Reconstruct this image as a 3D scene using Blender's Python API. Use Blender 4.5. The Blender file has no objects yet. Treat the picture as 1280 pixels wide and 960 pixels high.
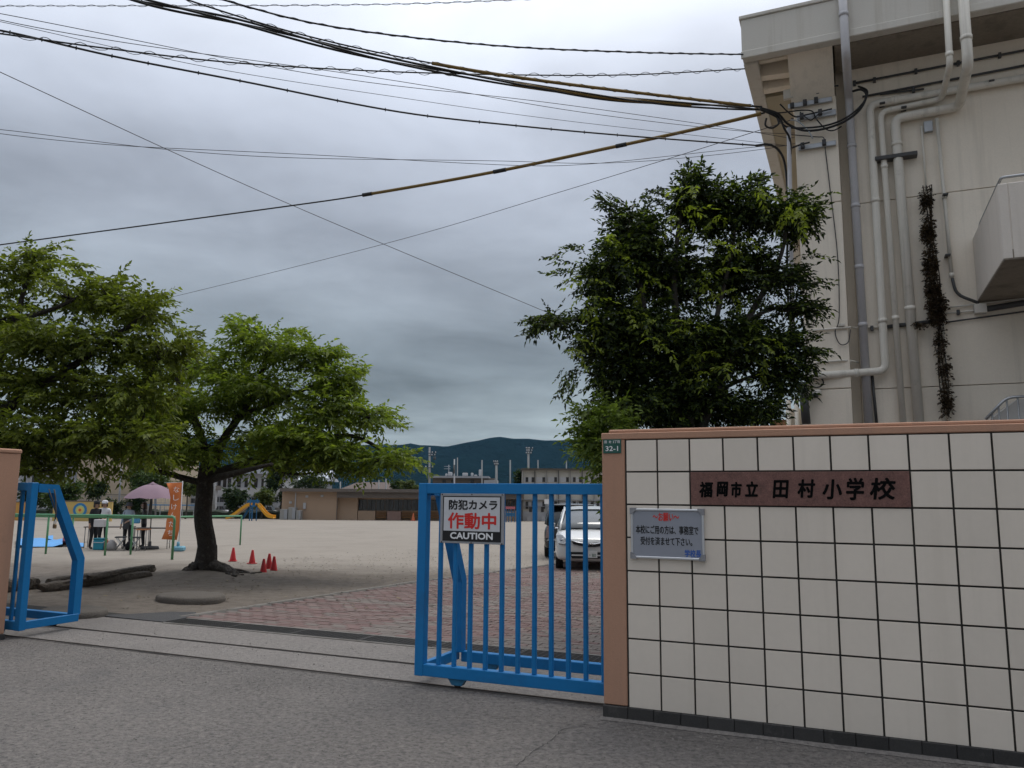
import bpy, math, random
import numpy as np
from mathutils import Vector, Matrix, Quaternion, noise as mnoise

S = bpy.context.scene
COL = S.collection
rad = math.radians

# ------------------------------------------------------------------ camera
FOC, PITCH, ROLL, EYE = 985.0, math.atan(140 / 985), 0.0085, 1.7
_R0 = np.array([1.0, 0, 0]); FWD = np.array([0, math.cos(PITCH), math.sin(PITCH)]); _U0 = np.array([0, -math.sin(PITCH), math.cos(PITCH)])
RGT = _R0 * math.cos(ROLL) + _U0 * math.sin(ROLL); UPV = -_R0 * math.sin(ROLL) + _U0 * math.cos(ROLL)
cd = bpy.data.cameras.new('camera'); cam = bpy.data.objects.new('camera', cd); COL.objects.link(cam)
cam.matrix_world = Matrix(((RGT[0], UPV[0], -FWD[0], 0), (RGT[1], UPV[1], -FWD[1], 0), (RGT[2], UPV[2], -FWD[2], EYE), (0, 0, 0, 1)))
cd.sensor_width = 36; cd.lens = FOC / 1280 * 36; cd.clip_end = 20000; cd.clip_start = 0.05
S.camera = cam

# ------------------------------------------------------------------ sky, sun, exposure
SUN_AZ, SUN_EL = rad(28), rad(62)           # azimuth clockwise from +Y, behind thin cloud over the building
SUN_DIR = Vector((math.sin(SUN_AZ) * math.cos(SUN_EL), math.cos(SUN_AZ) * math.cos(SUN_EL), math.sin(SUN_EL)))
world = bpy.data.worlds.new('World'); S.world = world; world.use_nodes = True
def build_world():
    nt = world.node_tree; N = nt.nodes; L = nt.links; N.clear()
    def nd(t, **k):
        n = N.new(t)
        for a, b in k.items(): setattr(n, a, b)
        return n
    def ma(op, a, b=None, c=None, clamp=False):
        n = nd('ShaderNodeMath', operation=op, use_clamp=clamp)
        for i, x in enumerate((a, b, c)):
            if x is None: continue
            if isinstance(x, (int, float)): n.inputs[i].default_value = x
            else: L.new(x, n.inputs[i])
        return n.outputs[0]
    tc = nd('ShaderNodeTexCoord'); nrm = nd('ShaderNodeVectorMath', operation='NORMALIZE'); L.new(tc.outputs['Generated'], nrm.inputs[0])
    sp = nd('ShaderNodeSeparateXYZ'); L.new(nrm.outputs[0], sp.inputs[0])
    zc = ma('MAXIMUM', sp.outputs['Z'], 0.0)
    zd = ma('ADD', zc, 0.10)
    px = ma('DIVIDE', sp.outputs['X'], zd); py = ma('DIVIDE', sp.outputs['Y'], zd)
    cb = nd('ShaderNodeCombineXYZ'); L.new(px, cb.inputs[0]); L.new(py, cb.inputs[1])
    def noise(scale, detail, rough, off=0.0, dist=0.0):
        mp = nd('ShaderNodeMapping'); mp.inputs['Location'].default_value = (off, off * .7, off * 1.3); L.new(cb.outputs[0], mp.inputs['Vector'])
        n = nd('ShaderNodeTexNoise'); n.inputs['Scale'].default_value = scale; n.inputs['Detail'].default_value = detail
        n.inputs['Roughness'].default_value = rough; n.inputs['Distortion'].default_value = dist; L.new(mp.outputs[0], n.inputs['Vector']); return n.outputs['Fac']
    n1 = noise(0.42, 5, 0.5, 3.1, 0.3); n2 = noise(1.5, 5, 0.55, 7.7, 0.3)
    rp = nd('ShaderNodeValToRGB'); L.new(zc, rp.inputs[0])
    cr = rp.color_ramp; cr.interpolation = 'B_SPLINE'
    stops = SKY_STOPS
    while len(cr.elements) < len(stops): cr.elements.new(0.5)
    for e, (p, c) in zip(cr.elements, stops): e.position = p; e.color = (*c, 1)
    f = ma('ADD', ma('MULTIPLY', ma('SUBTRACT', n1, 0.5), 1.5), ma('MULTIPLY', ma('SUBTRACT', n2, 0.5), 1.15))
    f = ma('ADD', f, 1.0)
    dt = nd('ShaderNodeVectorMath', operation='DOT_PRODUCT'); L.new(nrm.outputs[0], dt.inputs[0]); dt.inputs[1].default_value = SUN_DIR
    gl = ma('MULTIPLY', ma('POWER', ma('MAXIMUM', dt.outputs['Value'], 0.0), 4.0), SKY_GLOW)
    sc = nd('ShaderNodeVectorMath', operation='SCALE'); L.new(rp.outputs['Color'], sc.inputs[0]); L.new(ma('MULTIPLY', ma('ADD', f, gl), 10.0), sc.inputs['Scale'])
    sky = nd('ShaderNodeTexSky', sky_type='NISHITA'); sky.sun_disc = False; sky.sun_elevation = SUN_EL; sky.sun_rotation = SUN_AZ; sky.dust_density = 3
    mx = nd('ShaderNodeMix', data_type='RGBA'); mx.inputs['Factor'].default_value = 0.06
    L.new(sc.outputs[0], mx.inputs[6]); L.new(sky.outputs[0], mx.inputs[7])
    bg = nd('ShaderNodeBackground'); bg.inputs['Strength'].default_value = 0.1; L.new(mx.outputs[2], bg.inputs['Color'])
    out = nd('ShaderNodeOutputWorld'); L.new(bg.outputs[0], out.inputs['Surface'])
SKY_GLOW = 1.0
SKY_STOPS = [(0.0, (.24, .275, .29)), (0.07, (.235, .27, .285)), (0.15, (.125, .150, .168)), (0.24, (.20, .226, .255)), (0.36, (.30, .328, .385)), (0.52, (.37, .40, .465)), (1.0, (.82, .845, .89))]
build_world()
sd = bpy.data.lights.new('sun', 'SUN'); sun = bpy.data.objects.new('sun', sd); COL.objects.link(sun)
sd.energy = 0.9; sd.angle = rad(24); sd.color = (1, .96, .9)
sun.rotation_euler = (-SUN_DIR).to_track_quat('-Z', 'Y').to_euler(); sun.location = (20, 20, 60)
vs = S.view_settings; vs.view_transform = 'Standard'; vs.look = 'None'; vs.gamma = 1; vs.use_curve_mapping = False; vs.exposure = 0.55
S.cycles.max_bounces = 6; S.cycles.diffuse_bounces = 3; S.cycles.glossy_bounces = 3; S.cycles.transmission_bounces = 4; S.cycles.transparent_max_bounces = 6; S.cycles.volume_bounces = 0

# ------------------------------------------------------------------ places: pixel rays, the wall's own frame, the ground
CAMP = np.array([0, 0, EYE])
def ray(x, y): return FWD * FOC + RGT * (x - 640) - UPV * (y - 480)
def at(x, y, Y): d = ray(x, y); return CAMP + d * Y / d[1]
WO = np.array([0.737, 6.431, 0]); WA = rad(-23.3)
UU = np.array([math.cos(WA), math.sin(WA), 0]); VV = np.array([-math.sin(WA), math.cos(WA), 0])
def W(u, v, z=0.0): p = WO + UU * u + VV * v; return (p[0], p[1], z)
def uv(p): d = np.array(p, float) - WO; return d @ UU, d @ VV
def onv(x, y, v):          # point of a pixel ray on the plane v = const of the wall frame, as (u, z)
    d = ray(x, y); t = ((WO + VV * v - CAMP) @ VV) / (d @ VV); p = CAMP + d * t; return (p - WO) @ UU, p[2]
SLOPE, Y0 = 0.016, 16.0
def gh(Y): return -SLOPE * max(0.0, min(Y, 140) - Y0)
def gs(x, y):
    d = ray(x, y); t = -EYE / d[2]; P = CAMP + d * t
    if t > 0 and P[1] <= Y0: return P
    t = (SLOPE * Y0 - EYE) / (d[2] + SLOPE * d[1]); return CAMP + d * t
WROT = Matrix.Rotation(WA, 3, 'Z')

# ------------------------------------------------------------------ object helpers
def tag(o, label=None, cat=None, group=None, kind=None):
    if label: o['label'] = label
    if cat: o['category'] = cat
    if group: o['group'] = group
    if kind: o['kind'] = kind
    return o
def empty(name, loc, label, cat, group=None, rz=0.0):
    o = bpy.data.objects.new(name, None); COL.objects.link(o); o.empty_display_size = 0.1
    o.location = loc; o.rotation_euler = (0, 0, rz); bpy.context.view_layer.update() if False else None
    return tag(o, label, cat, group)
def mlocal(o): return Matrix.Translation(o.location) @ o.rotation_euler.to_matrix().to_4x4()
def adopt(o, parent):      # parent keeping the world place (parents are unscaled)
    o.parent = parent
    m = Matrix.Identity(4); p = parent
    while p is not None: m = mlocal(p) @ m if p.parent is None else p.matrix_parent_inverse @ mlocal(p) @ m; p = p.parent
    o.matrix_parent_inverse = m.inverted()
class MB:
    def __init__(s): s.v = []; s.f = []; s.m = []; s.sm = []; s.cur = 0
    def add(s, vs_, fs, smooth=False):
        b = len(s.v); s.v += [tuple(map(float, p)) for p in vs_]
        for f in fs: s.f.append([b + i for i in f]); s.m.append(s.cur); s.sm.append(smooth)
        return s
    def box(s, c, d, rot=None, b=0.0):
        hx, hy, hz = d[0] / 2, d[1] / 2, d[2] / 2
        if b <= 0:
            P = [(x * hx, y * hy, z * hz) for z in (-1, 1) for y in (-1, 1) for x in (-1, 1)]
            F = [(0, 2, 3, 1), (4, 5, 7, 6), (0, 1, 5, 4), (2, 6, 7, 3), (0, 4, 6, 2), (1, 3, 7, 5)]
        else:
            b = min(b, hx * .9, hy * .9, hz * .9); P = []; ix = {}
            for z in (-1, 1):
                for y in (-1, 1):
                    for x in (-1, 1):
                        for k in range(3):
                            q = [x * (hx - b), y * (hy - b), z * (hz - b)]; q[k] = (x * hx, y * hy, z * hz)[k]
                            ix[(x, y, z, k)] = len(P); P.append(tuple(q))
            I = ix; F = []
            for k in range(3):
                for sg in (-1, 1):
                    o = [j for j in range(3) if j != k]; q = []
                    for a_, b_ in ((-1, -1), (1, -1), (1, 1), (-1, 1)):
                        t = [0, 0, 0]; t[k] = sg; t[o[0]] = a_; t[o[1]] = b_; q.append(I[(*t, k)])
                    if (sg == 1) != (k != 1): q.reverse()
                    F.append(q)
            for k in range(3):
                o = [j for j in range(3) if j != k]
                for a_ in (-1, 1):
                    for b_ in (-1, 1):
                        q = []
                        for sg, kk in ((-1, o[0]), (1, o[0]), (1, o[1]), (-1, o[1])):
                            t = [0, 0, 0]; t[k] = sg; t[o[0]] = a_; t[o[1]] = b_; q.append(I[(*t, kk)])
                        if (a_ * b_ == 1) != (k == 1): q.reverse()
                        F.append(q)
            for z in (-1, 1):
                for y in (-1, 1):
                    for x in (-1, 1):
                        q = [I[(x, y, z, k)] for k in range(3)]
                        if x * y * z < 0: q.reverse()
                        F.append(q)
        if rot is not None: P = [tuple(rot @ Vector(p)) for p in P]
        return s.add([(p[0] + c[0], p[1] + c[1], p[2] + c[2]) for p in P], F)
    def span(s, p0, p1, b=0.0):
        return s.box([(a + c) / 2 for a, c in zip(p0, p1)], [abs(c - a) for a, c in zip(p0, p1)], None, b)
    def tube(s, pts, r, n=8, cap=True, smooth=True):
        pts = [Vector(p) for p in pts]; rs = r if isinstance(r, (list, tuple)) else [r] * len(pts)
        V = []; prev = None
        for i, p in enumerate(pts):
            t = (pts[min(i + 1, len(pts) - 1)] - pts[max(i - 1, 0)])
            t = t.normalized() if t.length > 1e-9 else Vector((0, 0, 1))
            if prev is None:
                a = t.cross(Vector((0, 0, 1)) if abs(t.z) < .9 else Vector((1, 0, 0))).normalized()
            else:
                a = (prev - t * prev.dot(t)); a = a.normalized() if a.length > 1e-6 else t.orthogonal().normalized()
            prev = a; b = t.cross(a)
            V += [p + (a * math.cos(2 * math.pi * k / n) + b * math.sin(2 * math.pi * k / n)) * rs[i] for k in range(n)]
        F = []
        for i in range(len(pts) - 1):
            for k in range(n): F.append((i * n + k, i * n + (k + 1) % n, (i + 1) * n + (k + 1) % n, (i + 1) * n + k))
        s.add(V, F, smooth)
        if cap:
            b = len(s.v) - len(V); m = len(pts) - 1
            for f in ([b + k for k in range(n)][::-1], [b + m * n + k for k in range(n)]): s.f.append(f); s.m.append(s.cur); s.sm.append(False)
        return s
    def lathe(s, prof, c=(0, 0, 0), n=16, smooth=True, rot=None):
        V = []; F = []
        for r, z in prof:
            for k in range(n):
                p = Vector((r * math.cos(2 * math.pi * k / n), r * math.sin(2 * math.pi * k / n), z))
                if rot is not None: p = rot @ p
                V.append((p[0] + c[0], p[1] + c[1], p[2] + c[2]))
        for i in range(len(prof) - 1):
            for k in range(n): F.append((i * n + k, i * n + (k + 1) % n, (i + 1) * n + (k + 1) % n, (i + 1) * n + k))
        s.add(V, F, smooth); b = len(s.v) - len(V); m = len(prof) - 1
        for f in ([b + k for k in range(n)][::-1], [b + m * n + k for k in range(n)]): s.f.append(f); s.m.append(s.cur); s.sm.append(False)
        return s
    def prism(s, poly, a, b, axis='z', rot=None, c=(0, 0, 0)):   # extrude a 2D outline between a and b
        n = len(poly)
        mk = {'z': lambda p, t: (p[0], p[1], t), 'y': lambda p, t: (p[0], t, p[1]), 'x': lambda p, t: (t, p[0], p[1])}[axis]
        V = [Vector(mk(p, a)) for p in poly] + [Vector(mk(p, b)) for p in poly]
        if rot is not None: V = [rot @ p for p in V]
        V = [(p[0] + c[0], p[1] + c[1], p[2] + c[2]) for p in V]
        F = [list(range(n))[::-1], list(range(n, 2 * n))] + [(i, (i + 1) % n, n + (i + 1) % n, n + i) for i in range(n)]
        return s.add(V, F)
    def to_wall(s):            # local (u, v, z) coordinates of the wall frame -> world
        s.v = [W(*p) for p in s.v]; return s
    def mesh(s, name, mats):
        me = bpy.data.meshes.new(name); me.from_pydata(s.v, [], s.f)
        for m in (mats if isinstance(mats, (list, tuple)) else [mats]): me.materials.append(m)
        me.polygons.foreach_set('material_index', s.m); me.polygons.foreach_set('use_smooth', s.sm); me.update(); return me
    def build(s, name, mats, parent=None, loc=(0, 0, 0), rz=0.0, fix=True, **tg):
        me = s.mesh(name, mats)
        if fix:
            import bmesh
            bm = bmesh.new(); bm.from_mesh(me); bmesh.ops.recalc_face_normals(bm, faces=bm.faces); bm.to_mesh(me); bm.free()
        o = bpy.data.objects.new(name, me); COL.objects.link(o); o.location = loc; o.rotation_euler = (0, 0, rz)
        if parent is not None:
            o.parent = parent
            top = parent
            while top.parent is not None: top = top.parent
            if not top.get('_local', 0): adopt(o, parent)
        return tag(o, tg.get('label'), tg.get('cat'), tg.get('group'), tg.get('kind'))
def rootl(name, loc, label, cat, group=None, rz=0.0):   # an Empty whose parts are modelled in its own coordinates
    o = empty(name, loc, label, cat, group, rz); o['_local'] = 1; return o
def copy_obj(o, parent=None, loc=None):
    c = o.copy(); COL.objects.link(c)
    if parent is not None: c.parent = parent
    if loc is not None: c.location = loc
    return c
def copy_tree(o, loc, rz=None):
    r = o.copy(); COL.objects.link(r); r.location = loc
    if rz is not None: r.rotation_euler = (0, 0, rz)
    for ch in list(o.children):
        c = ch.copy(); COL.objects.link(c); c.parent = r
        for g in ch.children:
            d = g.copy(); COL.objects.link(d); d.parent = c
    return r

# ------------------------------------------------------------------ materials
MATS = {}
def mat(name, col, rough=0.7, var=0.12, scale=3.0, fine=40.0, fvar=0.06, bump=0.0, bscale=60.0, metal=0.0, spec=0.4, per_obj=0.0, per_island=0.0, stain=None, coat=0.0, streak=None, dist=0.02):
    m = bpy.data.materials.new(name); m.use_nodes = True; nt = m.node_tree; N = nt.nodes; L = nt.links
    b = N['Principled BSDF']; b.inputs['Roughness'].default_value = rough; b.inputs['Metallic'].default_value = metal; b.inputs['Specular IOR Level'].default_value = spec
    b.inputs['Coat Weight'].default_value = coat
    g = N.new('ShaderNodeNewGeometry'); pos = g.outputs['Position']
    def nz(sc, det=4, ro=.55, vec=None):
        n = N.new('ShaderNodeTexNoise'); n.inputs['Scale'].default_value = sc; n.inputs['Detail'].default_value = det; n.inputs['Roughness'].default_value = ro
        L.new(vec or pos, n.inputs['Vector']); return n.outputs['Fac']
    def ma(op, a, c, clamp=False):
        n = N.new('ShaderNodeMath'); n.operation = op; n.use_clamp = clamp
        for i, x in enumerate((a, c)):
            if isinstance(x, (int, float)): n.inputs[i].default_value = x
            else: L.new(x, n.inputs[i])
        return n.outputs[0]
    val = ma('ADD', ma('MULTIPLY', ma('SUBTRACT', nz(scale), .5), var * 2.6), 1.0)
    if fvar: val = ma('ADD', val, ma('MULTIPLY', ma('SUBTRACT', nz(fine, 3), .5), fvar * 2.6))
    if per_obj:
        oi = N.new('ShaderNodeObjectInfo'); val = ma('ADD', val, ma('MULTIPLY', ma('SUBTRACT', oi.outputs['Random'], .5), per_obj * 2))
    if per_island: val = ma('ADD', val, ma('MULTIPLY', ma('SUBTRACT', g.outputs['Random Per Island'], .5), per_island * 2))
    sc = N.new('ShaderNodeVectorMath'); sc.operation = 'SCALE'; sc.inputs[0].default_value = col; L.new(val, sc.inputs['Scale']); out = sc.outputs[0]
    def blend(out, fac, c2):
        mx = N.new('ShaderNodeMix'); mx.data_type = 'RGBA'; L.new(fac, mx.inputs['Factor']); L.new(out, mx.inputs[6]); mx.inputs[7].default_value = (*c2, 1); return mx.outputs[2]
    if stain:      # (colour, scale, threshold 0..1, amount)
        for c2, s2, th, am in (stain if isinstance(stain, list) else [stain]):
            out = blend(out, ma('MULTIPLY', ma('MULTIPLY', ma('SUBTRACT', nz(s2, 6, .65), th), 6.0, True), am), c2)
    if streak:     # vertical run-off stains: (colour, amount)
        c2, am = streak; mp = N.new('ShaderNodeMapping'); mp.inputs['Scale'].default_value = (7, 7, .35); L.new(pos, mp.inputs['Vector'])
        out = blend(out, ma('MULTIPLY', ma('MULTIPLY', ma('SUBTRACT', nz(1.0, 5, .6, mp.outputs[0]), .52), 5.0, True), am), c2)
    L.new(out, b.inputs['Base Color'])
    if bump:
        bp = N.new('ShaderNodeBump'); bp.inputs['Strength'].default_value = bump; bp.inputs['Distance'].default_value = dist
        L.new(nz(bscale, 5, .6), bp.inputs['Height']); L.new(bp.outputs[0], b.inputs['Normal'])
    MATS[name] = m; return m
def leafmat(name, col, col2, trans=0.35, rough=.55):
    m = bpy.data.materials.new(name); m.use_nodes = True; nt = m.node_tree; N = nt.nodes; L = nt.links; N.clear()
    g = N.new('ShaderNodeNewGeometry'); rp = N.new('ShaderNodeValToRGB'); L.new(g.outputs['Random Per Island'], rp.inputs[0])
    e = rp.color_ramp.elements; e[0].color = (*[c * .7 for c in col], 1); e[1].color = (*col2, 1); e[1].position = .97
    q = rp.color_ramp.elements.new(.6); q.color = (*col, 1)
    n = N.new('ShaderNodeTexNoise'); n.inputs['Scale'].default_value = 1.3; L.new(g.outputs['Position'], n.inputs['Vector'])
    mul = N.new('ShaderNodeVectorMath'); mul.operation = 'SCALE'; ad = N.new('ShaderNodeMath'); ad.operation = 'ADD'; ad.inputs[1].default_value = .5; L.new(n.outputs['Fac'], ad.inputs[0])
    L.new(rp.outputs[0], mul.inputs[0]); L.new(ad.outputs[0], mul.inputs['Scale'])
    b = N.new('ShaderNodeBsdfPrincipled'); b.inputs['Roughness'].default_value = rough; b.inputs['Specular IOR Level'].default_value = .25; L.new(mul.outputs[0], b.inputs['Base Color'])
    t = N.new('ShaderNodeBsdfTranslucent'); sc = N.new('ShaderNodeVectorMath'); sc.operation = 'MULTIPLY'; sc.inputs[1].default_value = (1.25, 1.35, .5); L.new(mul.outputs[0], sc.inputs[0]); L.new(sc.outputs[0], t.inputs['Color'])
    mx = N.new('ShaderNodeMixShader'); mx.inputs[0].default_value = trans; L.new(b.outputs[0], mx.inputs[1]); L.new(t.outputs[0], mx.inputs[2])
    o = N.new('ShaderNodeOutputMaterial'); L.new(mx.outputs[0], o.inputs[0]); return m
def glassmat(name, col=(.02, .025, .03), rough=.06):
    m = mat(name, col, rough, 0.05, 2, fvar=0, spec=.6); return m

# ------------------------------------------------------------------ lettering
def glyphs(txt, size, bold=0.0, sx=1.0, spacing=1.0, shear=0.0):
    """flat outline mesh of a line of writing, origin at its left end and mid height, in the x-z plane"""
    cu = bpy.data.curves.new('lettering', 'FONT'); cu.body = txt; cu.size = size; cu.offset = bold; cu.space_character = spacing; cu.shear = shear
    cu.extrude = 0.0; cu.resolution_u = 3
    o = bpy.data.objects.new('lettering', cu); COL.objects.link(o); bpy.context.view_layer.update()
    me = bpy.data.meshes.new_from_object(o.evaluated_get(bpy.context.evaluated_depsgraph_get()))
    bpy.data.objects.remove(o); bpy.data.curves.remove(cu)
    n = len(me.vertices); co = np.zeros(n * 3); me.vertices.foreach_get('co', co); co = co.reshape(-1, 3)
    F = [list(p.vertices) for p in me.polygons]; bpy.data.meshes.remove(me)
    if n == 0: return co, F, 0
    co[:, 0] -= co[:, 0].min(); co[:, 0] *= sx; co[:, 1] -= (co[:, 1].max() + co[:, 1].min()) / 2
    return co, F, co[:, 0].max()
def write(mb, txt, x0, x1, zmid, y, height, bold=0.0, shear=0.0, spacing=1.0):
    """add lettering to mb (local x right, z up, at depth y) filling x0..x1 with the given glyph height; bold by overprinting"""
    co, F, w = glyphs(txt, height, 0.0, 1.0, spacing, shear)
    if w <= 0: return
    h = co[:, 1].max() - co[:, 1].min(); k = (x1 - x0 - 2 * bold) / w; kz = (height - 2 * bold) / h
    offs = [(0, 0)] if bold <= 0 else [(0, 0)] + [(math.cos(a) * bold, math.sin(a) * bold) for a in np.linspace(0, 2 * math.pi, 9)[:-1]]
    for i, (dx, dz) in enumerate(offs):
        mb.add([(x0 + bold + c[0] * k + dx, y - i * .00012, zmid + c[1] * kz + dz) for c in co], F)

# ================================================================== MATERIALS
random.seed(5); np.random.seed(5)
m_asphalt = mat('asphalt', (.185, .168, .154), .9, .2, .55, 24, .5, 1.0, 40, stain=[((.25, .226, .204), .4, .49, .6), ((.07, .066, .063), 19, .50, .7), ((.31, .28, .25), 14, .54, .55), ((.04, .037, .035), 36, .54, .8), ((.10, .096, .096), 1.1, .57, .55)], dist=.05)
m_asphalt_dark = mat('asphalt patch', (.062, .06, .06), .9, .15, 2, 120, .25, .8, 150, dist=.01)
m_apron = mat('worn concrete', (.205, .186, .17), .9, .18, .8, 24, .4, .9, 50, stain=[((.165, .15, .138), .8, .48, .8), ((.09, .084, .08), 16, .52, .5), ((.06, .056, .053), 30, .56, .65), ((.115, .108, .1), 3, .6, .5)], dist=.02)
m_rust = mat('rusty steel', (.05, .034, .026), .75, .3, 9, 70, .2, .4, 90, metal=.3)
m_grate = mat('galvanised grate', (.10, .095, .09), .6, .2, 6, 60, .1, metal=.6)
m_void = mat('drain channel', (.03, .028, .025), .95)
m_kerb = mat('kerb concrete', (.20, .185, .165), .9, .12, 3, 60, .12, .4, 90, stain=((.12, .108, .092), 2, .46, .8))
m_bed = mat('paving sand joint', (.09, .083, .075), .95)
m_bricks = [mat('red paver', (.15, .094, .085), .85, .1, 2, 90, .14, .35, 160, per_obj=.14, per_island=.12, dist=.004),
            mat('pink paver', (.155, .11, .098), .85, .1, 2, 90, .14, .35, 160, per_obj=.14, per_island=.12, dist=.004),
            mat('grey paver', (.158, .132, .116), .85, .1, 2, 90, .14, .35, 160, per_obj=.12, per_island=.12, dist=.004)]
m_stucco = mat('peach stucco', (.44, .252, .168), .9, .07, 1.4, 60, .06, .5, 130, stain=[((.24, .16, .115), 3, .62, .55), ((.10, .07, .05), 14, .68, .7)], streak=((.33, .205, .15), .35), dist=.005)
m_tile = mat('cream wall tile', (.70, .625, .535), .42, .05, 1.2, 22, .025, .06, 30, per_obj=.045, spec=.45, streak=((.57, .505, .42), .26), stain=((.47, .41, .34), 5, .68, .45), dist=.003)
m_grout = mat('dark grout', (.045, .042, .038), .95, .2, 8)
m_base = mat('dark base stone', (.042, .04, .038), .75, .2, 4, 90, .25, .3, 110, per_obj=.25, stain=((.2, .19, .175), 5, .6, .35), dist=.004)
m_blue = mat('blue gate paint', (.008, .165, .41), .45, .10, 3, 30, .05, .05, 60, spec=.3, stain=[((.02, .11, .25), 2.2, .54, .5), ((.10, .045, .02), 17, .68, .75), ((.10, .22, .36), 30, .66, .35)])
m_blue_worn = mat('worn teal paint', (.02, .13, .24), .6, .25, 12, 40, .15, stain=((.06, .05, .04), 14, .55, .8))
m_steel = mat('galvanised steel', (.42, .43, .44), .45, .15, 5, 50, .06, metal=.8)
m_alu = mat('aluminium', (.62, .63, .65), .38, .06, 8, 40, .03, metal=.85)
m_black = mat('black print', (.012, .012, .013), .6, 0, 1, fvar=0)
m_red = mat('red print', (.62, .025, .02), .55, .05, 9, fvar=0)
m_bluep = mat('blue print', (.03, .11, .42), .55, 0, 9, fvar=0)
m_white = mat('white print', (.78, .78, .78), .55, .02, 9, fvar=0)
m_signface = mat('weathered white sign face', (.58, .585, .60), .5, .05, 3, 30, .02, stain=((.40, .41, .42), 5, .6, .4))

# ================================================================== GROUND
def sheet(name, poly_uv, z, m, kind='structure', parent=None, thick=0.0):
    mb = MB(); mb.add([W(u, v, z) for u, v in poly_uv], [list(range(len(poly_uv)))]); return mb.build(name, m, parent, kind=kind)
# yard: one large sheet of sand from the drain to the horizon, falling gently away from the gate
def yard():
    us = np.concatenate([[-6000, -2000, -700, -250, -120, -70, -45], np.linspace(-30, 12, 85), [16, 24, 40, 80, 160, 400, 1200, 5000]])
    vs_ = np.concatenate([[1.9], np.linspace(2.4, 26, 95), np.linspace(27, 60, 20), [75, 95, 120, 150, 200, 400, 1000, 3000, 9000]])
    V = []; F = []
    for v in vs_:
        for u in us:
            x, y, _ = W(u, v); z = gh(y) - 0.012
            if -30 < u < 12 and v < 40:
                k = min(1.0, (v - 1.9) / 1.5)
                off = .035 * k * (mnoise.noise(Vector((x * .5, y * .5, 3))) + .5 * mnoise.noise(Vector((x * 1.7, y * 1.7, 9)))) * (1 if u < -6.9 else .1)
                z += off
                d = math.hypot(x + 6.55, y - 17.3); z += .12 * math.exp(-(d / 1.2) ** 2)
            V.append((x, y, z))
    n = len(us)
    for j in range(len(vs_) - 1):
        for i in range(n - 1): F.append((j * n + i, j * n + i + 1, (j + 1) * n + i + 1, (j + 1) * n + i))
    mb = MB(); mb.add(V, F, True)
    m = mat('schoolyard sand', (.258, .227, .19), .95, .10, .22, 30, .14, .7, 40, stain=[((.205, .175, .146), .5, .5, .55), ((.30, .265, .225), 1.4, .56, .5), ((.14, .118, .097), 9, .64, .5)], dist=.02)
    # brown earth and leaf mould, gate to trees, with tree shade painted in; ragged edge
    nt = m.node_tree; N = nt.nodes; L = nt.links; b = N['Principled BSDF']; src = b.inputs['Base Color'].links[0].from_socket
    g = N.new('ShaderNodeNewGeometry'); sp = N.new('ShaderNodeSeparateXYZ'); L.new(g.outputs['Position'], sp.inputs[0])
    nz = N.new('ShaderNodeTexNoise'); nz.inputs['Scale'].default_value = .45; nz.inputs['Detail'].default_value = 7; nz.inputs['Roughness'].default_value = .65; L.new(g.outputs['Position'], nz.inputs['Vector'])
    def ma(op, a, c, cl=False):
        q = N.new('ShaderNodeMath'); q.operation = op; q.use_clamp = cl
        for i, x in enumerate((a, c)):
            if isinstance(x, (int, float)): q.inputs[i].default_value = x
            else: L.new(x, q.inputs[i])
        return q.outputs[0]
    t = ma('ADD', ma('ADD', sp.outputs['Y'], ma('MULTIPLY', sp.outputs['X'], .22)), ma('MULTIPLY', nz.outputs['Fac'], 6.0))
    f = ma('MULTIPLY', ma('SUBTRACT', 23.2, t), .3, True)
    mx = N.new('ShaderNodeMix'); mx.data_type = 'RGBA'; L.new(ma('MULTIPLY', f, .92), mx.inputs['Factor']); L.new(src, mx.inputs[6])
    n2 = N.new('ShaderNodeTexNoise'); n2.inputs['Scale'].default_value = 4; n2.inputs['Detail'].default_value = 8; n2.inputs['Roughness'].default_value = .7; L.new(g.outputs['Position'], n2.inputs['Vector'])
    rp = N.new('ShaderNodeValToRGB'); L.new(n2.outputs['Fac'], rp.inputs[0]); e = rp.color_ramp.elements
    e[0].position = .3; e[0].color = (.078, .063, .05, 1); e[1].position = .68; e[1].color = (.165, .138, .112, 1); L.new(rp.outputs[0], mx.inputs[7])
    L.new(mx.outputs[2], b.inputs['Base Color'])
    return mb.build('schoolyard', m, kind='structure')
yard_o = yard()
road = sheet('road', [(-400, -300), (400, -300), (400, .33), (-400, .33)], -.002, m_asphalt)
apron = sheet('gateway_apron', [(-60, .32), (60, .32), (60, 1.89), (-60, 1.89)], 0.002, m_apron)
# two sunken gate rails across the opening
for v, nm in ((.36, 'front'), (1.06, 'rear')):
    r = empty('gate_rail', W(-3.5, v), f'rusty sunken guide rail of the blue gates, the {"one nearer the road" if nm == "front" else "one nearer the drain"}', 'rail')
    mb = MB()
    n = 60
    for i in range(n):
        u0 = -9 + 13 * i / n; u1 = u0 + 13 / n; j0 = .004 * mnoise.noise(Vector((u0 * 3, v, 1))); j1 = .004 * mnoise.noise(Vector((u1 * 3, v, 1)))
        wv = .027 + .010 * mnoise.noise(Vector((u0 * 2, v, 5)))
        mb.add([(u0, v - wv + j0, .0065), (u1, v - wv + j1, .0065), (u1, v + wv + j1, .0065), (u0, v + wv + j0, .0065)], [(0, 1, 2, 3)])
    mb.to_wall().build('groove', m_void, r)
    mb = MB(); mb.span((-9, v - .006, -.01), (4, v + .006, .011)); mb.to_wall().build('rail_head', m_rust, r)
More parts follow.
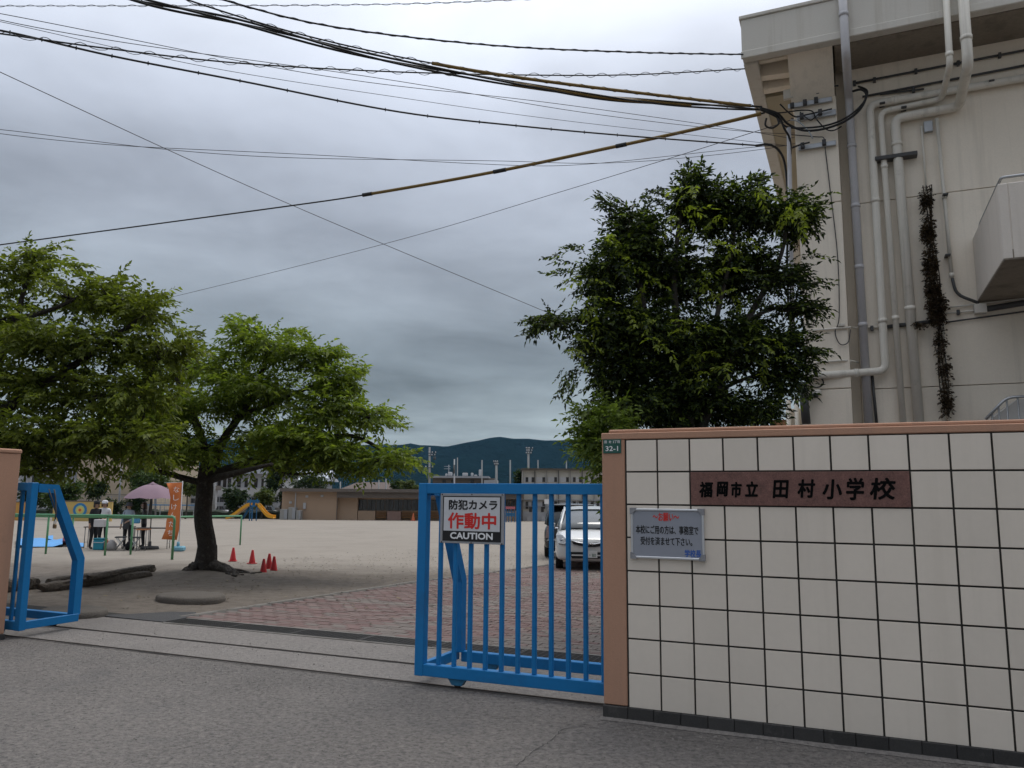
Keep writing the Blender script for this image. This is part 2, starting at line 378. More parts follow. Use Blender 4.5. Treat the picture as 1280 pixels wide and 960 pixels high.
# drain with steel grates
mb = MB(); mb.add([(-40, 1.87, -.008), (12, 1.87, -.008), (12, 2.27, -.008), (-40, 2.27, -.008)], [(0, 1, 2, 3)])
chan = mb.to_wall().build('drain_channel', m_void, kind='structure')
for v0, v1 in ((1.85, 1.885), (2.255, 2.30)):
    mb = MB(); mb.span((-6.6, v0, -.02), (6, v1, .012), .004); mb.to_wall().build('drain_edge', m_kerb, chan)
gmb = MB(); gmb.span((0, 0, -.004), (.985, .012, .012)); gmb.span((0, .348, -.004), (.985, .36, .012))
gmb.span((0, .012, -.004), (.012, .348, .012)); gmb.span((.973, .012, -.004), (.985, .348, .012))
bars = MB()
for i in range(1, 10): bars.span((.012, .012 + .0336 * i - .003, -.002), (.973, .012 + .0336 * i + .003, .011))
for i in range(1, 14): bars.span((.985 / 14 * i - .003, .012, -.003), (.985 / 14 * i + .003, .348, .009))
gme = gmb.mesh('frame', m_grate); bme = bars.mesh('bearing_bars', m_grate)
for i in range(9):
    u0 = -6.55 + i * 1.0; e = empty('drain_grate', W(u0, 1.892), 'steel drain grate panel set in the strip behind the gate rails', 'drain grate', 'steel grates along the drain', WA); e['_local'] = 1
    for nm, me in (('frame', gme), ('bearing_bars', bme)):
        o = bpy.data.objects.new(nm, me); COL.objects.link(o); o.parent = e
# dark asphalt patch left of the grates
mb = MB(); pts = [(-7.9, 1.93), (-6.62, 1.90), (-6.62, 2.42), (-6.9, 2.75), (-7.25, 2.62), (-7.6, 2.2)]
mb.add([(u, v, .010) for u, v in pts] + [(u, v, -.03) for u, v in pts], [list(range(6))] + [(i, (i + 1) % 6, 6 + (i + 1) % 6, 6 + i) for i in range(6)])
mb.to_wall().build('asphalt_patch', m_asphalt_dark, kind='structure')

# brick paving of the drive: each brick is real, the nearest 300 are objects of their own
def paving():
    zt = .012; L_, B_ = .222, .111
    bed = MB(); V = []; F = []; vs_ = np.linspace(2.30, 34, 60)
    for v in vs_:
        for u in (UL(v) + .02, 6.5): x, y, _ = W(u, v); V.append((x, y, gh(y) + .002))
    for j in range(len(vs_) - 1): F.append((2 * j, 2 * j + 1, 2 * j + 3, 2 * j + 2))
    bed.add(V, F); base = bed.build('brick_paving', m_bed, kind='structure')
    unit = []
    for k in range(3):
        mb = MB(); mb.box((0, 0, -.02), (L_ - .009, B_ - .009, .04), None, .004); unit.append(mb.mesh('brick', m_bricks[k]))
    rest = MB(); cand = []
    rows = int((30 - 2.30) / B_)
    for j in range(rows):
        v = 2.30 + B_ * (j + .5)
        if v > 17 : break
        u0 = UL(v) + .14 + (L_ / 2 if j % 2 else 0)
        n = int((3.2 - u0) / L_)
        for i in range(n):
            u = u0 + L_ * (i + .5)
            # colour fields: red main areas crossed by grey bands
            cu = (u + 6.6) % 3.3; cv = (v - 2.3) % 2.8
            grey = (cu > 2.6 and random.random() < .7) or (cv > 2.35 and random.random() < .7) or (u > -1.9 + .5 * math.sin(v * 2) and v < 5 and random.random() < .85)
            r = random.random()
            k = 2 if ((grey and r < .88) or r > .93) else (0 if r < .5 else 1)
            x, y, _ = W(u, v); dz = random.uniform(-.0035, .0035) + .006 * mnoise.noise(Vector((x * .8, y * .8, 2)))
            cand.append((math.hypot(x, y) + (100 if u > -.25 else 0), u, v, gh(y) + zt + dz, k, random.uniform(-.012, .012)))
    cand.sort()
    for c_i, (d, u, v, z, k, rz) in enumerate(cand):
        tilt = (random.uniform(-.006, .006), random.uniform(-.006, .006))
        if c_i < 300:
            o = bpy.data.objects.new('brick', unit[k]); COL.objects.link(o); o.location = W(u, v, z); o.rotation_euler = (tilt[0], tilt[1], WA + rz); adopt(o, base)
        else:
            rest.cur = k; rot = Matrix.Rotation(WA + rz, 3, 'Z'); p = W(u, v, z)
            h = [(-L_ / 2 + .0045, -B_ / 2 + .0045), (L_ / 2 - .0045, -B_ / 2 + .0045), (L_ / 2 - .0045, B_ / 2 - .0045), (-L_ / 2 + .0045, B_ / 2 - .0045)]
            vv_ = [rot @ Vector((a * (1 - .02), b * (1 - .04), a * tilt[0])) for a, b in h] + [rot @ Vector((a, b, -.006 + a * tilt[0])) for a, b in h] + [rot @ Vector((a, b, -.02)) for a, b in h]
            rest.add([(p[0] + q[0], p[1] + q[1], p[2] + q[2]) for q in vv_], [(0, 1, 2, 3)] + [(4 + i, 4 + (i + 1) % 4, (i + 1) % 4, i) for i in range(4)] + [(8 + i, 8 + (i + 1) % 4, 4 + (i + 1) % 4, 4 + i) for i in range(4)])
    o = rest.build('brick_field', m_bricks, base, fix=False, kind='stuff')
    # far stretch where single bricks cannot be told apart
    mb = MB(); V = []; F = []; vs2 = np.linspace(17, 34, 20)
    for v in vs2:
        for u in (UL(v) + .14, 6.4): x, y, _ = W(u, v); V.append((x, y, gh(y) + .010))
    for j in range(len(vs2) - 1): F.append((2 * j, 2 * j + 1, 2 * j + 3, 2 * j + 2))
    mb.add(V, F); mb.build('far_paving', m_bricks[1], base)
    # kerb stones along the left edge of the drive
    for i in range(40):
        v0 = 2.34 + i * .8
        if v0 > 26: break
        a = W(UL(v0 + .01), v0 + .006); c = W(UL(v0 + .8), v0 + .794); mid = ((a[0] + c[0]) / 2, (a[1] + c[1]) / 2)
        mb = MB(); ang = math.atan2(c[1] - a[1], c[0] - a[0]); ln = math.hypot(c[0] - a[0], c[1] - a[1])
        mb.box((0, 0, 0), (ln, .075, .12), None, .01); o = mb.build('kerb_stone', m_kerb, None, (mid[0], mid[1], gh(mid[1]) - .046 + random.uniform(-.004, .004)), ang); adopt(o, base)
def UL(v): return -6.80 + .108 * (v - 2.3)
paving()

# cracks and a repair seam in the asphalt
m_crack = mat('crack shadow', (.05, .047, .044), .95)
def crack(pts, w, m=m_crack, seed=1):
    P = smooth_([Vector(gs(x, y)) for x, y in pts]); mb = MB(); V = []; F = []
    for i, p in enumerate(P):
        t = (P[min(i + 1, len(P) - 1)] - P[max(i - 1, 0)]).normalized(); nrm = Vector((-t.y, t.x, 0)); j = .018 * mnoise.noise(Vector((i * .9, seed, 0))); ww = w * (.35 + .9 * abs(mnoise.noise(Vector((i * .5, seed, 3)))))
        c = p + nrm * j; V += [(c.x - nrm.x * ww, c.y - nrm.y * ww, .0022), (c.x + nrm.x * ww, c.y + nrm.y * ww, .0022)]
    for i in range(len(P) - 1): F.append((2 * i, 2 * i + 1, 2 * i + 3, 2 * i + 2))
    mb.add(V, F); o = mb.build('asphalt_crack', m, road, fix=False); return o
def smooth_(P, k=9):
    out = []
    for a, b in zip(P[:-1], P[1:]): out += [a.lerp(b, t / k) for t in range(k)]
    return out + [P[-1]]
crack([(645, 958), (668, 938), (690, 925), (702, 912), (735, 905)], .006, seed=2)
crack([(560, 884), (640, 898), (720, 906), (790, 916), (900, 931), (1010, 944)], .007, m_apron, 5)
crack([(40, 905), (140, 880), (260, 868), (330, 850)], .004, seed=9)

# ================================================================== SCHOOL WALL (name wall with tiles)
TP, TZ, TU0, TZ0 = .2547, .2577, .1965, .0950
wall = empty('school_name_wall', W(2, .2), 'long wall of square cream tiles with peach coping and a dark stone foot', 'wall')
mb = MB(); mb.span((.19, .012, .0), (5.6, .33, 2.157)); mb.to_wall().build('core', m_grout, wall)
mb = MB(); mb.span((0, 0, .103), (.189, .36, 2.160), .006); mb.to_wall().build('end_pillar', m_stucco, wall)
mb = MB(); mb.span((-.004, -.006, 2.160), (5.62, .365, 2.214), .006); mb.to_wall().build('coping', m_stucco, wall)
mb = MB(); mb.span((.05, .03, 2.2142), (5.62, .33, 2.243), .008); mb.to_wall().build('coping_ridge', m_stucco, wall)
tme = MB(); tme.box((0, 0, 0), (TP - .0135, .016, TZ - .0135), None, .0018); tme = tme.mesh('tile', m_tile)
for c in range(21):
    for r in range(8):
        if r == 6 and 2 <= c < 8: continue
        o = bpy.data.objects.new('tile', tme); COL.objects.link(o)
        o.location = W(TU0 + TP * (c + .5) + .002, .005 + random.uniform(-.0012, .0012), TZ0 + TZ * (r + .5))
        o.rotation_euler = (random.uniform(-.0025, .0025), 0, WA + random.uniform(-.003, .003)); adopt(o, wall)
u = -.004; k = 0
while u < 5.6:
    w_ = random.choice((.2, .2, .2, .19, .205)); mb = MB(); mb.box((0, 0, 0), (w_ - .003, .05 + random.uniform(0, .006), .112), None, .004)
    o = mb.build('base_stone', m_base, None, W(u + w_ / 2, .004, .045 + random.uniform(-.002, .002)), WA); adopt(o, wall); u += w_
mb = MB(); mb.span((-.002, .03, 0), (.2, .355, .1028), .004); mb.to_wall().build('pillar_foot', m_base, wall)
# grey mortar spill along the foot
mb = MB()
for i in range(56):
    u0 = -.02 + i * .1; w0 = .05 + .04 * mnoise.noise(Vector((u0 * 2.1, 1, 1))); w1 = .05 + .04 * mnoise.noise(Vector(((u0 + .1) * 2.1, 1, 1)))
    mb.add([(u0, -.02, .016), (u0 + .1, -.02, .016), (u0 + .1, -.02 - w1, .0015), (u0, -.02 - w0, .0015)], [(0, 1, 2, 3)])
mb.to_wall().build('mortar_fillet', m_apron, wall)

# name plaque of red granite
m_carve = mat('carved black paint', (.006, .006, .006), .95, 0, 1, fvar=0, spec=.05)
m_gran = mat('red brown granite', (.165, .08, .065), .45, .35, 18, 110, .6, .02, 90, stain=[((.07, .045, .042), 55, .55, .7), ((.28, .16, .13), 90, .62, .6)], spec=.4)
pl0, pz0, pl1, pz1 = TU0 + 2 * TP + .008, TZ0 + 6 * TZ + .004, TU0 + 8 * TP - .003, TZ0 + 7 * TZ - .004
plaque = empty('school_name_plaque', W((pl0 + pl1) / 2, 0, pz0), 'red brown granite plaque with the school name carved in black brush characters', 'plaque')
mb = MB(); mb.span((pl0, -.014, pz0), (pl1, .006, pz1), .002); mb.to_wall().build('granite_slab', m_gran, plaque)
mb = MB()
def put(mb, ch, x0, y0, x1, y1, v, bold, shear=0.0):
    ua, za = onv(x0, y0, v); ub, zb = onv(x1, y1, v); write(mb, ch, ua, ub, (za + zb) / 2, v, za - zb, bold, shear)
for ch, x0, y0, x1, y1 in (('福', 873.5, 602, 892, 622), ('岡', 895, 602, 911, 621), ('市', 913.5, 602, 928, 622), ('立', 930.5, 601.5, 948, 621),
                           ('田', 965, 600, 987, 623), ('村', 996, 599, 1020, 622.5), ('小', 1027, 599, 1053, 624.5), ('学', 1056.5, 597, 1081.5, 625.5), ('校', 1086, 597, 1121, 625)):
    mb = MB(); put(mb, ch, x0, y0, x1, y1, -.0165, .0046, .12); mb.to_wall().build('carved_character', m_carve, plaque, fix=False)

# whiteboard notice
m_wb = mat('pale grey board', (.27, .285, .325), .35, .04, 4, 30, .02, spec=.5)
a, b = onv(788, 634.5, -.03); c, d = onv(881, 701, -.03); c0, d0 = onv(788, 697.5, -.03); c1, d1 = onv(881, 637.5, -.03)
wb = empty('notice_board', W((a + c) / 2, -.02, d0), 'grey whiteboard notice in aluminium frame with black lines and a red heading', 'notice board')
zb0, zb1, ub0, ub1 = (d0 + d) / 2, (b + d1) / 2, a, c
mb = MB(); mb.span((ub0 + .01, -.026, zb0 + .01), (ub1 - .01, -.006, zb1 - .01)); mb.to_wall().build('board', m_wb, wb)
fr = .018
for nm, p0, p1 in (('frame_rail', (ub0, -.034, zb0), (ub1, -.005, zb0 + fr)), ('frame_rail', (ub0, -.034, zb1 - fr), (ub1, -.005, zb1)), ('frame_stile', (ub0, -.033, zb0 + fr), (ub0 + fr, -.005, zb1 - fr)), ('frame_stile', (ub1 - fr, -.033, zb0 + fr), (ub1, -.005, zb1 - fr))):
    mb = MB(); mb.span(p0, p1, .004); mb.to_wall().build(nm, m_alu, wb)
m_cap = mat('grey corner cap', (.24, .24, .25), .6, .25, 20, 60, .1)
for cu_, cz in ((ub0, zb0), (ub1, zb0), (ub0, zb1), (ub1, zb1)):
    sx = 1 if cu_ == ub0 else -1; sz = 1 if cz == zb0 else -1
    mb = MB(); mb.prism([(cu_ - sx * .004, cz - sz * .004), (cu_ + sx * .045, cz - sz * .004), (cu_ + sx * .045, cz + sz * .012), (cu_ + sx * .012, cz + sz * .045), (cu_ - sx * .004, cz + sz * .045)], -.038, -.004, 'y'); mb.to_wall().build('corner_cap', m_cap, wb)
bw = ub1 - ub0; bh = zb1 - zb0
def wl(m, txt, x0, x1, zc, h, bold, nm='lettering'):
    mb = MB(); write(mb, txt, ub0 + bw * x0, ub0 + bw * x1, zb1 - bh * zc, -.0275, h, bold); mb.to_wall().build(nm, m, wb, fix=False)
wl(m_red, '～お願い～', .31, .67, .165, .066, .0012, 'heading')
wl(m_black, '本校にご用の方は、事務室で', .07, .925, .42, .066, .0011)
wl(m_black, '受付を済ませて下さい。', .135, .84, .645, .064, .0011)
wl(m_bluep, '学校長', .735, .955, .87, .058, .0012, 'signature')

# house number plate
m_green = mat('dark green enamel', (.012, .085, .065), .35, .08, 20, fvar=.03, spec=.5)
a, b = onv(754, 549.5, -.004); c, d = onv(776.5, 566.5, -.004)
pn = empty('house_number_plate', W((a + c) / 2, 0, d), 'small dark green number plate reading 32-1 on the pillar end', 'number plate')
mb = MB(); mb.span((a, -.008, d), (c, .001, b), .002); mb.to_wall().build('plate', m_green, pn)
mb = MB(); w_, h_ = c - a, b - d
write(mb, '32-1', a + w_ * .14, a + w_ * .84, d + h_ * .34, -.0092, h_ * .36, .0008); mb.to_wall().build('numerals', m_white, pn, fix=False)
for t, x0, x1 in (('田', .08, .21), ('村', .33, .46), ('2丁目', .55, .93)): mb = MB(); write(mb, t, a + w_ * x0, a + w_ * x1, d + h_ * .82, -.0092, h_ * .20, .0004); mb.to_wall().build('district_lettering', m_white, pn, fix=False)

# ================================================================== GATES
def gate(name, label, u_end, sgn, u_far, bars_u, post_w=.088):
    g = empty(name, W((u_end + u_far) / 2, .7), label, 'gate'); VF, VR, D = .30, 1.05, .085
    def part(nm, boxes, b=.004, m=m_blue, parent=None):
        mb = MB()
        for p0, p1 in boxes: mb.span(p0, p1, b)
        return mb.to_wall().build(nm, m, parent or g)
    e0, e1 = u_end, u_end + sgn * post_w
    part('front_post', [((e0, VF, .082), (e1, VF + D, 1.812))])
    part('top_rail', [((e1, VF + .002, 1.716), (u_far, VF + .012, 1.810)), ((e1, VF + .012, 1.798), (u_far, VF + D, 1.810)), ((e1, VF + .012, 1.716), (u_far, VF + D - .01, 1.724))])
    part('bottom_rail', [((e1, VF + .002, .085), (u_far, VF + .012, .186)), ((e1, VF + .012, .176), (u_far, VF + D, .186)), ((e1, VF + .012, .085), (u_far, VF + D, .093))])
    for ub in bars_u:
        mb = MB(); rot = Matrix.Rotation(0, 3, 'Z'); mb.span((ub - .019, VF + .03, .184), (ub + .019, VF + .068, 1.718), .006); mb.to_wall().build('bar', m_blue, g)
    part('rear_bottom_rail', [((e0 + sgn * .10, VR - .01, .078), (u_far, VR, .176)), ((e0 + sgn * .10, VR, .166), (u_far, VR + .07, .176))])
    part('end_bottom_rail', [((e0 + sgn * .005, VF + D, .09), (e0 + sgn * .06, VR + .04, .182))])
    # bent rear leg: upright, then sloping forward to a short beam at the top
    mb = MB(); P = [(VR - .04, .17), (VR - .04, .84), (.60, 1.69), (.40, 1.70), (.40, 1.80), (.665, 1.79), (VR + .06, .87), (VR + .06, .17)]
    w0, w1 = e0 + sgn * .012, e0 + sgn * .115
    mb.add([(w0, p, z) for p, z in P] + [(w1, p, z) for p, z in P], [list(range(8)), list(range(8, 16))[::-1]] + [(i, (i + 1) % 8, 8 + (i + 1) % 8, 8 + i) for i in range(8)])
    leg = mb.to_wall().build('rear_leg', m_blue, g)
    for k in range(2):        # wheel brackets on the front rail and the rear rail
        uu_ = e0 + sgn * (.42 + k * 1.5)
        for v in (VF + .05, VR + .03):
            mb = MB(); mb.prism([(uu_ - .09, .09), (uu_ + .09, .09), (uu_ + .05, .03), (uu_ - .045, .03)], v - .03, v + .03, 'y'); bk = mb.to_wall().build('wheel_bracket', m_blue_worn, g)
            mb = MB(); mb.lathe([(.034, -.012), (.034, .012)], (uu_, v, .038), 14, rot=Matrix.Rotation(math.pi / 2, 3, 'X')); mb.to_wall().build('wheel', m_rust, bk)
    return g
ub0_ = onv(551, 700, .35)[0]; ub1_ = onv(732, 700, .35)[0]; step = (ub1_ - ub0_) / 9
gate_r = gate('sliding_gate', 'blue steel sliding gate with upright bars carrying the camera warning sign', -1.875, 1, 2.6, [ub0_ + step * i for i in range(26)])
gate_l = gate('sliding_gate', 'blue steel sliding gate pushed back behind the low peach pillar', -7.20, -1, -10.4, [-7.42 - .155 * i for i in range(18)])
# chain and padlock hanging from the left gate
m_brass = mat('padlock brass', (.25, .17, .09), .45, .1, 20, metal=.6)
pk = empty('padlock', W(-7.17, .62, 1.3), 'small brass padlock hanging on a cord from the bent gate end', 'padlock')
mb = MB(); mb.tube([W(-7.17, .57, 1.735), W(-7.168, .60, 1.62), W(-7.17, .62, 1.45), W(-7.17, .62, 1.36)], .008, 6); mb.tube([W(-7.17, .5, 1.735), W(-7.168, .56, 1.6), W(-7.17, .62, 1.45)], .006, 6); mb.build('cord', mat('dull cord', (.10, .09, .07), .9), pk)
mb = MB(); x, y, _ = W(-7.17, .62); mb.box((x, y, 1.285), (.05, .025, .055), WROT, .006); lk = mb.build('lock_body', m_brass, pk)
mb = MB(); mb.tube([W(-7.186, .62, 1.30), W(-7.186, .62, 1.345), W(-7.178, .62, 1.362), W(-7.162, .62, 1.362), W(-7.154, .62, 1.345), W(-7.154, .62, 1.30)], .005, 6); mb.build('shackle', m_steel, lk)

# warning sign on the gate
sg = empty('warning_sign', W(-1.31, .29, 1.27), 'white camera warning sign with red characters and a black CAUTION band', 'sign')
su0, su1, sz0, sz1 = -1.632, -.990, 1.272, 1.718
mb = MB(); mb.span((su0, .284, sz0), (su1, .2975, sz1), .003); mb.to_wall().build('panel', mat('grey sign edge', (.30, .305, .315), .55, .1, 6, stain=((.2, .2, .2), 8, .6, .4)), sg)
sw, sh = su1 - su0, sz1 - sz0
mb = MB(); mb.span((su0 + .045 * sw, .2815, sz0 + .045 * sh), (su1 - .045 * sw, .2845, sz1 - .05 * sh)); mb.to_wall().build('border', m_black, sg)
mb = MB(); mb.span((su0 + .062 * sw, .280, sz0 + .25 * sh), (su1 - .062 * sw, .2825, sz1 - .072 * sh)); mb.to_wall().build('face', m_signface, sg)
def sl(m, txt, x0, x1, zc, h, bold, nm='lettering'):
    mb = MB(); write(mb, txt, su0 + sw * x0, su0 + sw * x1, sz1 - sh * zc, .2788, sh * h, bold); mb.to_wall().build(nm, m, sg, fix=False)
sl(m_black, '防犯カメラ', .14, .90, .225, .205, .0034)
sl(m_red, '作動中', .13, .885, .545, .33, .0042)
sl(m_white, 'CAUTION', .17, .835, .845, .135, .003)
for px_ in (.03, .5, .97):
    for pz_ in (.018, .982):
        mb = MB(); mb.lathe([(.006, 0), (.006, .004), (.003, .006)], (su0 + sw * px_, .284, sz0 + sh * pz_), 8, rot=Matrix.Rotation(math.pi / 2, 3, 'X')); mb.to_wall().build('screw', m_rust, sg)

# left pillar
lp = empty('gate_pillar', W(-7.5, .02), 'low peach stucco pillar at the end of the retracted blue gate', 'pillar')
mb = MB(); mb.span((-8.05, -.16, .06), (-7.30, .20, 2.15), .01); mb.to_wall().build('shaft', m_stucco, lp)
mb = MB(); mb.span((-8.06, -.17, 2.1505), (-7.29, .21, 2.205), .014); mb.to_wall().build('cap', m_stucco, lp)
mb = MB(); mb.span((-8.06, -.17, 0), (-7.29, .21, .0595), .004); mb.to_wall().build('foot', m_base, lp)
lw = empty('boundary_wall', W(-10, .02), 'peach stucco wall running on from the low gate pillar', 'wall')
mb = MB(); mb.span((-14, -.12, 0), (-8.065, .16, 1.9), .01); mb.to_wall().build('wall_panel', m_stucco, lw)
mb = MB(); mb.span((-14, -.15, 1.9005), (-8.065, .19, 1.96), .01); mb.to_wall().build('coping', m_stucco, lw)

# ================================================================== SCHOOL BUILDING
m_conc = mat('cream painted concrete', (.84, .755, .635), .88, .07, .5, 30, .04, .25, 45, streak=((.60, .54, .45), .4), stain=[((.66, .60, .51), .7, .54, .4), ((.45, .40, .33), 2.2, .68, .5)], dist=.01)
m_fascia = mat('pale painted fascia', (.62, .59, .53), .85, .05, .8, 30, .03, .2, 40, streak=((.44, .40, .33), .5), dist=.01)
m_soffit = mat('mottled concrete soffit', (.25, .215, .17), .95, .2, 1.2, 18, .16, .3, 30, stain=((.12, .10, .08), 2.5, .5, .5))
m_pipe = mat('cream vinyl pipe', (.72, .68, .60), .5, .06, 2, 30, .03, stain=((.27, .25, .21), 3, .6, .4), streak=((.27, .25, .2), .4))
m_pipeg = mat('blue grey vinyl pipe', (.50, .49, .50), .5, .07, 2, 30, .03, stain=((.27, .25, .23), 2, .58, .6))
m_dark = mat('dark cable sheath', (.018, .018, .018), .6, .2, 5, fvar=0)
m_dgrey = mat('dark grey metal', (.07, .07, .07), .6, .15, 6)
m_wire = mat('grey wire', (.05, .05, .052), .6, .2, 5, fvar=0)
bld = empty('school_building', W(4, 12), 'tall cream school building with a projecting concrete roof edge and wall pipes', 'building')
VB, VC, VF_ = 9.0, 8.74, 7.8
def bpart(nm, spans, m, b=.01, parent=None):
    mb = MB()
    for p0, p1 in spans: mb.span(p0, p1, b)
    return mb.to_wall().build(nm, m, parent or bld)
for i, (z0, z1) in enumerate(((0, 3.62), (3.632, 7.05), (7.062, 9.95))): bpart('end_wall', [((2.086, VB, z0), (13, VB + .3, z1))], m_conc, .006)
bpart('corner_recess', [((1.921, VB + .22, 0), (2.085, VB + .5, 9.95))], m_conc)
for z0, z1 in ((0, 3.62), (3.632, 7.05), (7.062, 9.1)): bpart('corner_column', [((1.18, VC, z0), (1.92, VB + .5, z1))], m_conc, .012)
# haunch carrying the roof edge above the column
mb = MB(); mb.prism([(VB + .5, 9.1), (VC, 9.1), (VF_ + .26, 9.72), (VF_ + .26, 9.95), (VB + .5, 9.95)], 1.14, 1.90, "x"); mb.to_wall().build('haunch', m_conc, bld)
bpart('long_side_wall', [((1.55, VB + .51, 0), (13, 42, 9.95))], m_conc)
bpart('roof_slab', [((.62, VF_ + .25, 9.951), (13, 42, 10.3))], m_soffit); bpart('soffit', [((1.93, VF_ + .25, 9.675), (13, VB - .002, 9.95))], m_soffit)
fas = bpart('fascia', [((.37, VF_, 9.70), (13, VF_ + .249, 10.43))], m_fascia, .012)
bpart('fascia_lip', [((.34, VF_ - .03, 10.4305), (13, VF_ + .28, 10.50))], m_fascia, .01, fas)
bpart('fascia_band', [((.355, VF_ - .022, 9.66), (13, VF_ + .03, 9.80))], m_fascia, .012, fas)
bpart('side_edge_beam', [((.37, VF_ + .25, 9.66), (.619, 42, 10.43))], m_fascia, .012)
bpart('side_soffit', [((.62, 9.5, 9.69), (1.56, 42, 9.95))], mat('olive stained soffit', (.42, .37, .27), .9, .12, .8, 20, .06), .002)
for i in range(12):
    v0 = 8.62 + i * 2.6
    if i == 0: mb = MB(); mb.prism([(.62, 9.70), (1.17, 9.66), (1.17, 9.95), (.62, 9.95)], v0, v0 + .2, 'y'); mb.to_wall().build('eave_rib', m_conc, bld)
    if i: bpart('side_column', [((1.20, v0 - .1, 0), (1.549, v0 + .4, 9.2))], m_conc)
bpart('purlin', [((.62, VB + .02, 9.62), (1.17, VB + .22, 9.80))], m_conc)
bpart('purlin', [((.62, VB - .75, 9.80), (1.17, VB - .62, 9.95))], m_conc)
# low annex behind the column
bpart('annex', [((.55, 12.5, 0), (1.19, 22, 3.7))], m_conc)
for k in range(3):
    mb = MB(); mb.tube([W(.62 + k * .17, 12.42, .05), W(.62 + k * .17, 12.42, 3.9)], .05, 10); mb.to_wall if False else None; mb.build('annex_pipe', m_pipe, bld)
mb = MB(); mb.span((.1, 14, 0), (.54, 20, 3.6)); mb.to_wall().build('annex_side', mat('orange brown board', (.30, .15, .08), .8), bld)

def pp(x, y, v): u_, z_ = onv(x, y, v); return W(u_, v, z_)
def bend(pts, r=.12, k=4):      # round the corners of a polyline
    P = [Vector(p) for p in pts]; out = [P[0]]
    for i in range(1, len(P) - 1):
        a = (P[i - 1] - P[i]); c = (P[i + 1] - P[i]); ra = min(r, a.length * .45, c.length * .45)
        A = P[i] + a.normalized() * ra; C_ = P[i] + c.normalized() * ra
        for t in range(k + 1): s = t / k; out.append(A * (1 - s) ** 2 + P[i] * 2 * s * (1 - s) + C_ * s * s)
    out.append(P[-1]); return out
def pipe(nm, pts, r, m, parent=None, n=14, br=.14, collars=(), clips=()):
    mb = MB(); P = bend(pts, br); mb.tube(P, r, n); o = mb.build(nm, m, parent or bld)
    for t in collars:
        i = 0; L = [0]
        for j in range(1, len(P)): L.append(L[-1] + (P[j] - P[j - 1]).length)
        d = t * L[-1]
        while i < len(L) - 2 and L[i + 1] < d: i += 1
        q = P[i].lerp(P[i + 1], (d - L[i]) / max(1e-6, L[i + 1] - L[i])); dr = (P[i + 1] - P[i]).normalized()
        mb = MB(); mb.tube([q - dr * .035, q + dr * .035], r + .01, n); mb.build('collar', m, o)
    return o
vp = VB - .11
pipe('downpipe', [pp(1051, -40, VF_ - .1), pp(1057.5, 68, VF_ - .1), pp(1061, 122, vp + .02), pp(1086, 530, vp + .02)], .072, m_pipeg, collars=(.1, .42, .55, .68, .8, .9))
A = pipe('vent_pipe', [pp(1300, 94, vp), pp(1087, 131, vp), pp(1107, 463.5, vp), pp(1004, 471, VC - .12)], .068, m_pipe, collars=(.25, .5, .75, .9))
pipe('vent_pipe', [pp(1181, -30, VF_ - .1), pp(1187.5, 82, VF_ - .1), pp(1177, 124, vp), pp(1100.5, 140, vp), pp(1129, 530, vp)], .052, m_pipe, collars=(.15, .5, .8))
pipe('vent_pipe', [pp(1202, -30, VF_ - .13), pp(1210, 80, VF_ - .13), pp(1199, 133, vp), pp(1118.5, 148.5, vp), pp(1149, 530, vp)], .082, m_pipe, collars=(.12, .45, .78))
pipe('slim_pipe', [pp(1171, 148, vp + .03), pp(1190, 348, vp + .03)], .03, m_pipe, collars=(.5, .98))
pipe('flexible_conduit', [pp(1190, 346, vp + .03), pp(1195, 368, vp + .02), pp(1224, 379, vp)], .026, m_dgrey)
pipe('slim_pipe', [pp(1152, 158, vp + .06), pp(1158, 240, vp + .06)], .018, m_pipe)
pipe('slim_pipe', [pp(1003, 478, VC - .1), pp(1008, 530, VC - .1)], .075, m_dgrey)
pipe('slim_pipe', [pp(1015, 413, VC - .03), pp(1064, 409, VC - .03)], .018, m_pipe)
pipe('slim_pipe', [pp(1065, 409.5, VB - .03), pp(1105, 409, VB - .03)], .016, m_pipe)
pipe('slim_pipe', [pp(1020, 453, VC - .03), pp(1058, 450, VC - .03), pp(1073, 453, VC + .2)], .018, m_pipe)
pipe('slim_pipe', [pp(1090, 468, vp + .05), pp(1096, 530, vp + .05)], .025, m_dgrey)
for (x0, y0, x1, y1, r, m) in ((994, 116, 1048, 107, .016, m_dgrey), (1068, 104, 1290, 61, .022, m_dgrey), (1078, 121, 1290, 80, .022, m_dgrey), (1100, 118, 1155, 111, .016, m_dgrey),
                               (1105, 409, 1180, 400, .035, m_dgrey), (1180, 385, 1290, 372, .014, m_pipe), (1180, 392, 1290, 381, .014, m_pipe), (1182, 403, 1290, 388, .014, m_dgrey)):
    v = (VC if x1 < 1050 else VB) - .04; pipe('wall_conduit', [pp(x0, y0, v), pp(x1, y1, v)], r, m, n=8)
def bracket(x0, y0, x1, y1, v, h, m, nm='steel_bracket', th=.05):
    a, za = onv(x0, y0, v); b, zb = onv(x1, y1, v); z = (za + zb) / 2; mb = MB(); mb.span((a, v, z - h / 2), (b, v + th, z + h / 2), .006); return mb.to_wall().build(nm, m, bld)
bracket(985, 133, 1040, 123, VC - .08, .09, m_steel); bracket(996, 148, 1045, 139, VC - .08, .11, m_steel); bracket(998, 185, 1045, 178, VC - .08, .09, m_steel)
bracket(1094, 198, 1147, 190, VB - .20, .07, m_dgrey, th=.19); bracket(1155, 158, 1166, 157, VB - .09, .2, m_steel, 'junction_box', .08)
bracket(979, 117, 991, 117, VC - .1, .18, m_fascia, 'junction_box', .09); bracket(1218, 385, 1234, 385, VB - .14, .16, m_fascia, 'junction_box', .13)
bracket(1048, 407, 1056, 405, VC - .06, .05, m_fascia, 'junction_box', .05)
